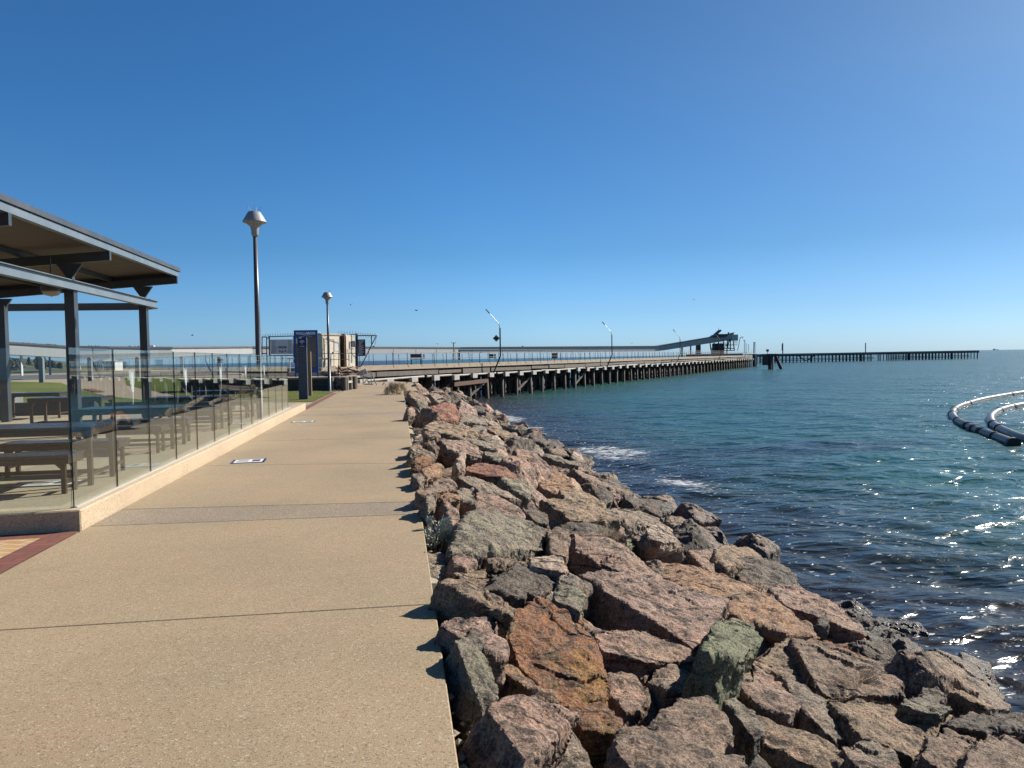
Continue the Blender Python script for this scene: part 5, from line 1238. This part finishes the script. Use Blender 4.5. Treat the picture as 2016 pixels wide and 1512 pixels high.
# root of the jetty: low front rail, steps handrail
rl = empty('gate_rail', J(54, .1, JZ), 'low pipe rail in front of the cream hut', 'rail')
m = MB(); Y = 52.8
for py in (696, 707.5): m.tube(at_y(630, py, Y), at_y(688, py, Y), .022, 6)
m.build('rails', M['galv'], rl)
for px in (634, 651.5, 667, 687): m = MB(); m.tube(at_y(px, 695.5, Y), at_y(px, 721, Y), .026, 6); m.build('post', M['steel_dark'], rl)
hs = empty('handrail', at_y(725, 757, 47), 'galvanised pipe handrail beside the path end', 'handrail')
m = MB(); Y = 46.5; m.path([at_y(715, 757, Y), at_y(715, 728, Y), at_y(731, 733, Y), at_y(731, 757, Y)], .035, 7); m.tube(at_y(715, 741, Y), at_y(731, 744, Y), .03, 7); m.build('frame', M['galv'], hs)
m = MB(); m.path([at_y(717, 754, Y-.2), at_y(722, 747, Y-.2), at_y(727, 755, Y-.2)], .035, 7); m.tube(at_y(733, 739, Y-.1), at_y(742, 758, Y-.1), .035, 7); m.tube(at_y(717, 756.5, Y-.2), at_y(735, 756.5, Y-.2), .035, 6); m.build('braces', M['galv'], hs)
m = MB(); m.path([at_y(753, 758, 46.8), at_y(757, 752.5, 46.8), at_y(760, 758, 46.8)], .035, 7); tag(m.build('trestle', M['galv']), 'small pale metal trestle on the ground under the jetty', 'trestle')
# abutment under the jetty root
m = MB(); m.prism([J(51.5, .4, -.2), J(57.5, .6, -.2), J(57.5, 7, -.2), J(51.5, 7, -.2)], (0,0,.85)); tag(m.build('abutment', M['under']), 'dark stone abutment under the shore end of the jetty', 'abutment')
m = MB(); p = at_y(760, 733, 54); m.bar(at_y(703, 738, 51.6), at_y(722, 730, 51.6), .3, .35); tag(m.build('pale_beam', M['cap_white']), 'pale sloping beam end at the shore end of the jetty', 'beam')
# ================================================================== enclosed conveyor gallery
gal = empty('conveyor_gallery', (0, 250, 0), 'long pale enclosed conveyor gallery running behind the jetty and rising to the loading tower', 'conveyor')
GP = [(-90,672,699,126),(0,676.5,698,138),(130,684.5,704.5,146),(210,685.5,706,150),(330,686,702.5,158),(490,684.5,696.5,178),(900,685.5,695,228),(1292,682.5,691.5,276),(1420,661,672,280),(1446,656,668.5,277)]
pts = []
for px, a, b, Y in GP:
    T_, B_ = at_y(px, a, Y), at_y(px, b, Y); pts.append((T_.x, Y, T_.z, B_.z))
def gal_sweep(w, f0, f1, n0=0, n1=None):
    m = MB(); P = pts[n0:n1]; vs = []; fs = []
    for i, p in enumerate(P):
        d = Vector((P[min(i+1,len(P)-1)][0]-P[max(i-1,0)][0], P[min(i+1,len(P)-1)][1]-P[max(i-1,0)][1], 0)).normalized(); n = Vector((d.y,-d.x,0))*w/2
        c = Vector((p[0],p[1],0)); z0, z1 = f0(p), f1(p)
        vs += [c+n+Vector((0,0,z0)), c+n+Vector((0,0,z1)), c-n+Vector((0,0,z1)), c-n+Vector((0,0,z0))]
    for i in range(len(P)-1):
        for k in range(4): fs.append((4*i+k, 4*i+(k+1)%4, 4*i+4+(k+1)%4, 4*i+4+k))
    fs += [(0,3,2,1), tuple(4*(len(P)-1)+k for k in range(4))]; m.add(vs, fs); return m
gal_sweep(2.6, lambda p: p[3], lambda p: p[2]).build('gallery_body', M['gallery'], gal)
gal_sweep(3.0, lambda p: p[2]+.004, lambda p: p[2]+.32).build('gallery_roof', M['galleryroof'], gal)
for px, Y, wd in ((41,140,.18),(97,146,.10),(1343,286,.5),(1375,284,1.9),(1360,285,.35)):
    x = at_y(px, 700, Y).x; zt = np.interp(x, [p[0] for p in pts], [p[3] for p in pts])
    m = MB(); m.span((x-wd/2, Y-.2, -3), (x+wd/2, Y+.4, zt)); m.build('support_leg', M['white'] if px == 41 else M['steel_dark'], gal)
for px, Y, in ((1334,286),(1353,285),(1400,281),(1420,280),(1280,289)):
    c = at_y(px, 0, Y); x = c.x; zt = np.interp(x, [p[0] for p in pts], [p[2] for p in pts]); m = MB(); yy_ = np.interp(x, [p[0] for p in pts], [p[1] for p in pts])
    m.box((x, yy_-1.40, zt-1.0), (.5,.15,.7)); m.build('side_hatch', M['white'], gal)
# loading tower
TY = 279.0
tw = empty('loading_tower', at_y(1420, 697, TY), 'grey ship loading tower of lattice steel at the end of the gallery', 'tower')
def tb(m, px0, py0, px1, py1, r=.16, Y=TY): m.tube(at_y(px0, py0, Y), at_y(px1, py1, Y), r, 5)
m = MB()
for Y in (TY-2.5, TY+2.5):
    for a in ((1398,676,1402,702),(1406,674,1406,702),(1415,672,1415,702),(1424,671,1424,702),(1432,669,1431,702),(1438,668,1438,690),(1443,668,1446,690),(1436,668,1431,690)): tb(m, *a, .24, Y)
    for a in ((1398,686,1446,686),(1400,690,1446,690),(1402,680,1444,679)): tb(m, *a, .16, Y)
    for a in ((1400,690,1415,674),(1415,690,1406,676),(1424,688,1438,670),(1438,688,1424,672),(1406,700,1424,680)): tb(m, *a, .11, Y)
m.build('lattice_frame', M['steel_dark'], tw)
m = MB()
for a, b in (((1404,676),(1424,700)),): 
    p, q = at_y(a[0], b[1], TY), at_y(b[0], a[1], TY); m.span((p.x, TY-1, p.z), (q.x, TY+1, q.z))
m.build('chute_house', M['rust'], tw)
m = MB(); p, q = at_y(1434, 671, TY), at_y(1446, 659, TY); m.span((p.x,TY-3.2,p.z),(q.x,TY+1,q.z)); m.build('head_house', M['gallery'], tw)
m = MB(); A = [(1400,664),(1406,660),(1411,657.5),(1427,657.5),(1434,657),(1442,656.5),(1443,658.5),(1436,661),(1420,664)]
m.prism([at_y(a,b,TY-1.5) for a,b in A], (0,3,0)); m.build('drive_hood', M['steel_dark'], tw)
m = MB(); m.prism([at_y(a,b,TY-1.2) for a,b in ((1410,657),(1419.5,649),(1421,651),(1413,658))], (0,2.4,0)); tb(m, 1414.5, 657, 1414.5, 645, .06); tb(m, 1434, 657, 1434, 654, .3); tb(m, 1446, 656, 1446, 654, .08); m.build('boom', M['steel_dark'], tw)
m = MB()
for a in ((1446,667,1451,667),(1446,679,1451,679),(1447,667,1447,679),(1451,667,1451,679),(1446,673,1451,673)): tb(m, *a, .10)
m.build('access_cage', M['galv'], tw)
m = MB(); p, q = at_y(1370, 702, TY-4), at_y(1460, 694, TY-4); m.span((p.x,TY-5,p.z),(q.x,TY+6,q.z-.3)); m.build('platform', M['deck'], tw)
m = MB(); 
for k, px in enumerate(np.arange(1374, 1460, 5)): p = at_y(px, 703, TY-4); m.tube((p.x,TY-4,-6),(p.x,TY-4,p.z),.3,6)
tag(m.build('piles', M['pile_black'], tw), kind='stuff')

# ================================================================== jetty head across the view
HA, HB = at_y(1484, 0, 272), at_y(1930, 0, 281.5); HA.z = HB.z = 0
hd_ = empty('berth', ((HA.x+HB.x)/2, 300, 0), 'dark open piled berth stretching across the water to the right of the jetty', 'jetty')
HD = (HB-HA).normalized(); HN = Vector((-HD.y, HD.x, 0)); HL = (HB-HA).length; HZ = 1.35
def H(s, off=0, z=0): return HA+HD*s+HN*off+Vector((0,0,z))
m = MB(); m.bar(H(0,3,HZ-.2), H(HL,3,HZ-.2), 6.4, .4); m.build('deck', M['pillar'], hd_)
m = MB(); m.bar(H(0,-.1,HZ-.72), H(HL,-.1,HZ-.72), .4, .6); m.build('edge_beam', M['pile_black'], hd_)
m = MB()
s = 0; n = 0; rr = random.Random(9)
gap0, gap1 = HL*(1710-1484)/(1930-1484), HL*(1745-1484)/(1930-1484)
ex = MB()
while s <= HL:
    if not (gap0 < s < gap1 and int(s/1.65) % 3):
        for off in (0, 5.6):
            w_ = rr.uniform(.17,.24); fat = int(s/1.65) % 14 == 0
            if off == 0 and n < 100:
                q = MB(); q.tube(H(s,off,-6), H(s,off,HZ-1.0), w_*(2.3 if fat else 1.0), 6); q.build('pile', M['pile_black'], hd_); n += 1
            else: ex.tube(H(s+.7,off,-6), H(s+.7,off,HZ-.4), w_, 5)
    s += 1.65
tag(ex.build('piles', M['pile_black'], hd_), kind='stuff')
for a, b in ((2, gap0), (gap1, HL-5)):
    for z in (-1.35, -.75):
        m = MB(); m.bar(H(a,-.25,z), H(b,-.25,z), .16, .2); m.build('wale', M['pile_black'], hd_)
m = MB()
for a in (18.5, 22.5): m.bar(H(a,-.4,-1.6), H(a+3.6,-.4,HZ-.8), .3, .35) if a > 20 else m.bar(H(a,-.4,HZ-.8), H(a+3.4,-.4,-1.6), .3, .35)
m.build('diagonal_brace', M['pile_black'], hd_)
def mast(px, top, Y, r, lab, nm='marker_mast', fn=None):
    a = at_y(px, top, Y); m = MB(); m.tube((a.x,Y,HZ),(a.x,Y,a.z),r,6)
    if fn: fn(m, a)
    tag(m.build(nm, M['galv'] if fn is None else M['steel_dark']), lab, 'mast')
mast(1704, 675, 277, .22, 'tall pale mast standing alone on the jetty head')
mast(1511, 690, 274, .12, 'small mast with a dark round top mark on the jetty head', fn=lambda m, a: m.box(a, (.9,.5,.9)))
mast(1541, 675, 275, .22, 'slim mast with a rolled dark banner on the jetty head', fn=lambda m, a: m.box(a+Vector((-.15,0,-1.8)), (.5,.2,2.6)))
# mooring dolphins
def dolphin(px, Y, lab, raking):
    c = at_y(px, 700, Y); c.z = WATER; r = empty('mooring_dolphin', c, lab, 'dolphin', None)
    m = MB(); m.tube((c.x-.35,Y,-6),(c.x-.3,Y,1.5),.42,10); m.build('pile', M['pile_black'], r)
    m = MB(); m.tube((c.x+.45,Y+.5,-6),(c.x+.35,Y+.5,1.5),.42,10); m.build('pile', M['pile_black'], r)
    if raking:
        m = MB(); m.tube((c.x+4.0,Y-.2,-5.5),(c.x+.9,Y,1.4),.36,10); m.build('raking_pile', M['pile_black'], r)
        m = MB(); m.span((c.x-1.9,Y-.6,1.0),(c.x+1.5,Y+1,1.45)); m.build('cap', M['pile_black'], r)
        m = MB(); m.span((c.x-1.8,Y-.5,-1.2),(c.x-.9,Y+.9,1.0)); m.build('fender', M['pile_black'], r)
dolphin(1518, 164.4, 'black mooring dolphin with a raking leg in front of the jetty head', True)
dolphin(1486.5, 203.5, 'black twin pile dolphin at the corner of the jetty', False)

# ================================================================== floating pipes
def zw(px, py): 
    p = on_z(px, py, WATER); return (p.x, p.y, WATER+.06)
def smooth(P, n=12):
    out = []; P = [Vector(p) for p in P]
    for i in range(len(P)-1):
        p0, p1, p2, p3 = P[max(i-1,0)], P[i], P[i+1], P[min(i+2,len(P)-1)]
        for k in range(n):
            t = k/n; out.append(.5*((2*p1)+(p2-p0)*t+(2*p0-5*p1+4*p2-p3)*t*t+(3*p1-p0-3*p2+p3)*t**3))
    out.append(P[-1]); return out
def fpipe(pix, lab, ringpx, closed_end):
    P = smooth([zw(a, b) for a, b in pix]); R_ = .205
    r = empty('floating_pipe', P[0], lab, 'pipe', 'floating pipes in the bay')
    m = MB(); m.path(P, R_, 20); o = m.build('pipe', M['poly'], r, smooth=True)
    L = [0]
    for a, b in zip(P, P[1:]): L.append(L[-1]+(b-a).length)
    for px, py in ringpx:
        w_ = Vector(zw(px, py)); i = min(range(1, len(P)-1), key=lambda k: (P[k]-w_).length); d = (P[i+1]-P[i-1]).normalized()
        m = MB(); m.path([P[i]-d*.06, P[i]+d*.06], R_+.035, 20); m.build('collar', M['rubber'], r)
        if (px+int(py)) % 2 == 0: m = MB(); m.path([P[i]+d*.22, P[i]+d*.30], R_+.03, 20); m.build('collar', M['rubber'], r)
    if closed_end:
        d = (P[0]-P[1]).normalized(); m = MB(); m.path([P[0]-d*.25, P[0]+d*.02], R_+.04, 20); m.build('end_cap', M['rubber'], r)
fpipe([(1996,877),(1965,865),(1932,853),(1909,843),(1888,833),(1877,823),(1876,813),(1886,804),(1904,797.5),(1934,789),(1985,779.5),(2040,771.5),(2120,764)], 'outer floating black pipe with a capped near end', [(1958,863),(1932,854),(1920,848),(1908,842),(1886,831),(1877,818),(1879,810),(1903,797),(1985,779)], True)
fpipe([(2090,893),(2040,875),(2003,863),(1974,850),(1955,838),(1950,828),(1953,820),(1966,811.5),(1990,804),(2030,796.5),(2100,787)], 'inner floating black pipe running out of the right edge', [(1957,839),(1968,847),(1966,811),(1991,803.5)], False)

# ================================================================== plants
def tuft(name, c, rx, ry, h, n, L, wd, mat, lab, seed, up=.7, leaf=True):
    rr = random.Random(seed); m = MB(); c = Vector(c)
    cl = [(rr.uniform(0, 6.28), math.sqrt(rr.random()), rr.random()**.6) for _ in range(34)]
    for k in range(n):
        ca, cq, cz = rr.choice(cl); a = ca+rr.gauss(0, .16); q = min(1, max(0, cq+rr.gauss(0, .09))); zz = min(1, max(0, cz+rr.gauss(0, .10)))
        b = c+Vector((rx*q*math.cos(a), ry*q*math.sin(a), h*zz*math.sqrt(max(0, 1-q*q))))
        d = Vector((math.cos(a)*rr.uniform(.2,1), math.sin(a)*rr.uniform(.2,1), rr.uniform(.0,1)*up+.15)).normalized()
        s = d.cross(Vector((rr.uniform(-1,1), rr.uniform(-1,1), rr.uniform(-1,1)))).normalized()*wd*rr.uniform(.6,1.2); l = L*rr.uniform(.5,1.2)
        if leaf: m.add([b, b+d*l*.5+s, b+d*l, b+d*l*.5-s], [(0,1,2,3)])
        else: m.add([b-s*.5, b+s*.5, b+d*l], [(0,1,2)])
    return tag(m.build(name, mat, origin=c), lab, 'shrub')
c = bank_point(857, 1090, .1)
tuft('silvery_bush', (c.x+.03, c.y+.08, c.z-.0), .17, .24, .30, 2600, .055, .0075, M['leaf_grey'], 'silvery grey bush growing between the path edge and the boulders', 4)
c = on_z(779, 776, 0); tuft('dry_bush', (c.x, c.y, -.02), .46, .42, .5, 2600, .2, .011, M['twig'], 'dry straw coloured bush at the far right end of the path', 6, 1.0, False)
tuft('dry_bush', (c.x+.75, c.y+.4, -.22), .4, .36, .3, 1300, .16, .010, M['twig'], 'smaller dry tuft on the rocks right of the straw coloured bush', 7, .8, False)
tuft('dry_bush', (on_z(655,774,0).x, 37.2, 0), .35, .3, .12, 700, .1, .004, M['twig'], 'low dead weeds at the foot of the second lamp post', 9, .8, False)
c = bank_point(1650, 1300, .28) if False else bank_point(1516+700/4.032, 1137+870/4.032, .24)
tuft('dry_weed', (c.x, c.y, c.z), .10, .10, .12, 260, .16, .003, M['twig'], 'tangle of dry weed on the wide purplish brown slab', 12, .6, False)
c = bank_point(1180+40/4.032, 940+480/4.032, .40)
tuft('dry_grass', (c.x, c.y, c.z), .22, .2, .08, 900, .09, .003, M['twig'], 'patch of dry yellow grass on top of the salmon pink wedge', 13, .8, False)

# grit and small stones caught between the path edge and the boulders
m = MB(); rr = random.Random(31)
for k in range(420):
    y = 2.2+rr.random()**2*14; x = XR+rr.uniform(.01, .24); q = rr.uniform(.008, .028); z = -.08-.5*(x-XR)+rr.uniform(-.05,.02)
    m.add([Vector((x+q*rr.uniform(.6,1.3)*dx, y+q*rr.uniform(.6,1.3)*dy, z+q*rr.uniform(.5,1)*dz)) for dx, dy, dz in ((1,0,0),(-1,0,0),(0,1,0),(0,-1,0),(0,0,1),(0,0,-1))], [(0,2,4),(2,1,4),(1,3,4),(3,0,4),(2,0,5),(1,2,5),(3,1,5),(0,3,5)])
tag(m.build('grit', M['footing']), 'small stones and grit in the gap along the path edge', 'gravel', None, 'stuff')

# conical and round trees far beyond the road
def tree(px, py0, py1, Y, w, lab, round_=False, seed=0):
    b = at_y(px, py1, Y); t_ = at_y(px, py0, Y); hgt = t_.z-b.z; rr = random.Random(seed); b.z = -.05; hgt = t_.z-b.z
    r = empty('round_tree' if round_ else 'pine_tree', b, lab, 'tree')
    m = MB(); m.tube(b, b+Vector((0,0,hgt*.9)), .16, 7, .05)
    for k in range(9): 
        a = rr.uniform(0,6.28); z = hgt*rr.uniform(.35,.8); m.tube(b+Vector((0,0,z)), b+Vector((math.cos(a)*w*.4, math.sin(a)*w*.4, z+.35)), .05, 5, .02)
    m.build('trunk', M['bark'], r)
    m = MB()
    for k in range(1500):
        u = rr.random(); a = rr.uniform(0, 6.28)
        if round_: z = hgt*(.25+.75*u); rad = w/2*math.sqrt(max(0, 1-((u-.45)/.56)**2))
        else: z = hgt*(.25+.75*u); rad = w/2*(1-u)**.75*(.75+.35*math.sin(u*26))
        q = rad*rr.uniform(.35,1.05)*(1+.25*math.sin(3*a+seed)); p = b+Vector((q*math.cos(a), q*math.sin(a), z))
        e1 = Vector((rr.gauss(0,1),rr.gauss(0,1),rr.gauss(0,.6))).normalized()*rr.uniform(.12,.3); e2 = Vector((rr.gauss(0,1),rr.gauss(0,1),rr.gauss(0,1))).normalized()*rr.uniform(.08,.2)
        m.add([p-e1, p+e2, p+e1, p-e2], [(0,1,2,3)])
    m.build('crown', M['leaf_dark'], r)
tree(57, 704, 721, 190, 1.6*1.0, 'small dark conical tree left of the grey pillar on the lawn', False, 1)
tree(80, 700, 722, 180, 2.3, 'dark bushy tree standing behind the first grey pillar', True, 2)
tree(101, 710, 722, 200, 2.6, 'low rounded dark tree right of the first grey pillar', True, 3)
tree(118, 714, 722, 230, 1.2, 'tiny dark tree between the rounded tree and the middle shelter post', True, 4)
tree(238, 709, 722, 240, 3.4, 'dark spreading tree right of the white two storey house', True, 5)
tree(20, 705, 724, 172, 4.5, 'broad grey green tree behind the left shelter post', True, 6)
# grey pillars along the road
for px, y0, y1, Y, wd, lab in ((83,703,753,77,.40,'grey square pillar on the lawn edge, first from the left'),(178.5,703.5,750,79.5,.38,'grey square pillar right of the middle shelter post'),(272,703,742,93,.46,'grey square pillar left of the right shelter post'),(359,702,742,97,.36,'grey square pillar seen through the third glass panel'),(433,702,742,100,.46,'grey square pillar farthest right behind the glass')):
    a, b = at_y(px, y1, Y), at_y(px, y0, Y); r = empty('concrete_pillar', (a.x, Y, -.05), lab, 'pillar', 'grey pillars along the road')
    m = MB(); m.span((a.x-wd/2,Y-wd/2,-.1),(a.x+wd/2,Y+wd/2,b.z-.12)); m.build('shaft', M['pillar'], r, bevel=.015)
    m = MB(); m.prism([(a.x-wd/2,Y-wd/2,b.z-.119),(a.x+wd/2,Y-wd/2,b.z-.119),(a.x+wd*.2,Y-wd/2,b.z),(a.x-wd*.2,Y-wd/2,b.z)], (0,wd,0)); m.build('cap', M['pillar'], r)
# houses on the far shore
def house(p0, p1, y0, y1, Y, lab, two):
    a, b = at_y(p0, y1, Y), at_y(p1, y0, Y); z0 = -.1; r = empty('house', ((a.x+b.x)/2, Y, 0), lab, 'house'); w_ = b.x-a.x
    m = MB(); m.span((a.x,Y,z0),(b.x,Y+6,b.z-.7)); wl = m.build('wall', M['white'], r)
    m = MB(); m.prism([(a.x-.4,Y-.4,b.z-.698),(b.x+.4,Y-.4,b.z-.698),(b.x-1.2,Y+3,b.z+.2),(a.x+1.2,Y+3,b.z+.2)], (0,.1,0)); m.prism([(a.x-.4,Y-.4,b.z-.697),(b.x+.4,Y-.4,b.z-.697),(b.x+.4,Y+6.4,b.z-.697),(a.x-.4,Y+6.4,b.z-.697)], (0,0,.14)); m.build('roof', M['galleryroof'] if not two else M['white'], r)
    for fl in range(2 if two else 1):
        zc = (b.z-1.1-1.5*fl) if two else b.z-1.5
        for k in range(5):
            x = a.x+w_*(.1+.2*k); m = MB(); m.span((x-w_*.07,Y-.03,zc-.4),(x+w_*.07,Y-.003,zc+.3)); m.build('window', M['houseglass'], r)
house(203, 226, 706.5, 724, 225, 'white two storey house with dark windows beyond the road', True)
house(182, 202, 709, 722, 232, 'long low house with a dark verandah left of the white one', False)
house(131, 142, 715, 722, 240, 'tiny dark roofed house left of the middle shelter post', False)
# ship on the horizon
c = at_y(1961, 688, 5200); c.z = WATER; r = empty('cargo_ship', c, 'tiny ship on the horizon at the far right', 'ship')
m = MB(); m.prism([(c.x-22,c.y,WATER),(c.x+20,c.y,WATER),(c.x+25,c.y,WATER+4),(c.x-24,c.y,WATER+4)], (0,9,0)); m.build('hull', M['steel'], r)
m = MB(); m.span((c.x-18,c.y+1,WATER+4.01),(c.x-8,c.y+8,WATER+10)); m.build('bridge', M['white'], r)
# birds
def bird(c, s, yaw, flap, lab, grp, dark=True):
    c = Vector(c); r = empty('bird', c, lab, 'bird', grp); rot = Matrix.Rotation(yaw, 3, 'Z'); mt = M['bird_dark'] if dark else M['bird_white']
    m = MB(); prof = [(.005,-.26),(.02,-.2),(.055,-.08),(.07,.02),(.055,.12),(.04,.17),(.045,.21),(.03,.25),(.004,.31)]
    m2 = MB(); m2.lathe((0,0,0), [(a*s*1.6, z*s) for a, z in prof], 10)
    m2.add([Vector(v)*s for v in ((-.02,0,-.2),(.02,0,-.2),(.07,0,-.36),(-.07,0,-.36))], [(0,1,2,3)])
    vs_ = [rot @ Vector((v[0], v[2], v[1])) + c for v in m2.v]
    if flap is not None:
        for sg_ in (-1, 1):
            b_ = len(vs_); w_ = [(0.04,.13,.02),(.34,.15,.02+flap*.2),(.72,.0,.02+flap*.12),(.36,-.02,.02+flap*.2),(.05,-.1,.02)]
            w2 = [rot @ (Vector((x*sg_, y_, z))*s)+c for x, y_, z in w_]; w3 = [v+Vector((0,0,.012*s)) for v in w2]
            vs_ += w2+w3; m2.f += [[b_,b_+1,b_+3,b_+4],[b_+1,b_+2,b_+3],[b_+5,b_+6,b_+8,b_+9],[b_+6,b_+7,b_+8]]; m2.m += [0]*4
    m.v = [tuple(v) for v in vs_]; m.f = m2.f; m.m = m2.m; m.build('body', mt, r)
for i, (px, py, Y, lab) in enumerate(((690,600,60,'dark bird flying high above the cream hut'),(820,611,58,'dark bird flying left of the nearest cranked lamp'),(379,660,70,'dark bird flying over the gallery left of the lamp posts'),(1366,590,75,'dark bird flying highest right, above the rising gallery'),(1244,676,110,'pale bird skimming above the jetty'),(861,677,95,'faint bird just above the gallery roof'))):
    bird(at_y(px, py, Y), .42, i*.9, (.9,.3,.7,-.3,.5,.6)[i], lab, None, i < 4)
rr = random.Random(3)
for px in (52,58,63,72,77,87,95,97,101,104,107,111,114,180,185,193,198,259,270,276):
    x = px; Y = float(np.interp(px, [g[0] for g in GP], [g[3] for g in GP])); zt = float(np.interp(at_y(px,690,Y).x, [p[0] for p in pts], [p[2] for p in pts]))
    bird((at_y(px,690,Y).x, Y-1.0, zt+.42), .75, rr.uniform(0,6), None, 'small dark bird perched in a row on the gallery roof at the left', 'birds perched on the gallery roof')
for px, lab in ((298,'dark bird perched beside the white dome on the gallery roof'),(736,'lone dark bird perched on the gallery roof right of the anti climb wing'),(1028,'lone dark bird perched on the gallery roof right of the nearest cranked lamp')):
    Y = float(np.interp(px, [g[0] for g in GP], [g[3] for g in GP])); zt = float(np.interp(at_y(px,690,Y).x, [p[0] for p in pts], [p[2] for p in pts]))
    bird((at_y(px,690,Y).x, Y-1.0, zt+.5), 1.3, 1.2, None, lab, None)
c = at_y(301.5, 684, 175); m = MB(); m.lathe((c.x, c.y, c.z-.5), [(.5,0),(.5,.5),(.42,.8),(.2,1.0),(.0,1.05)], 14); tag(m.build('white_dome', M['white'], smooth=True), 'small white dome on the gallery roof', 'dome')
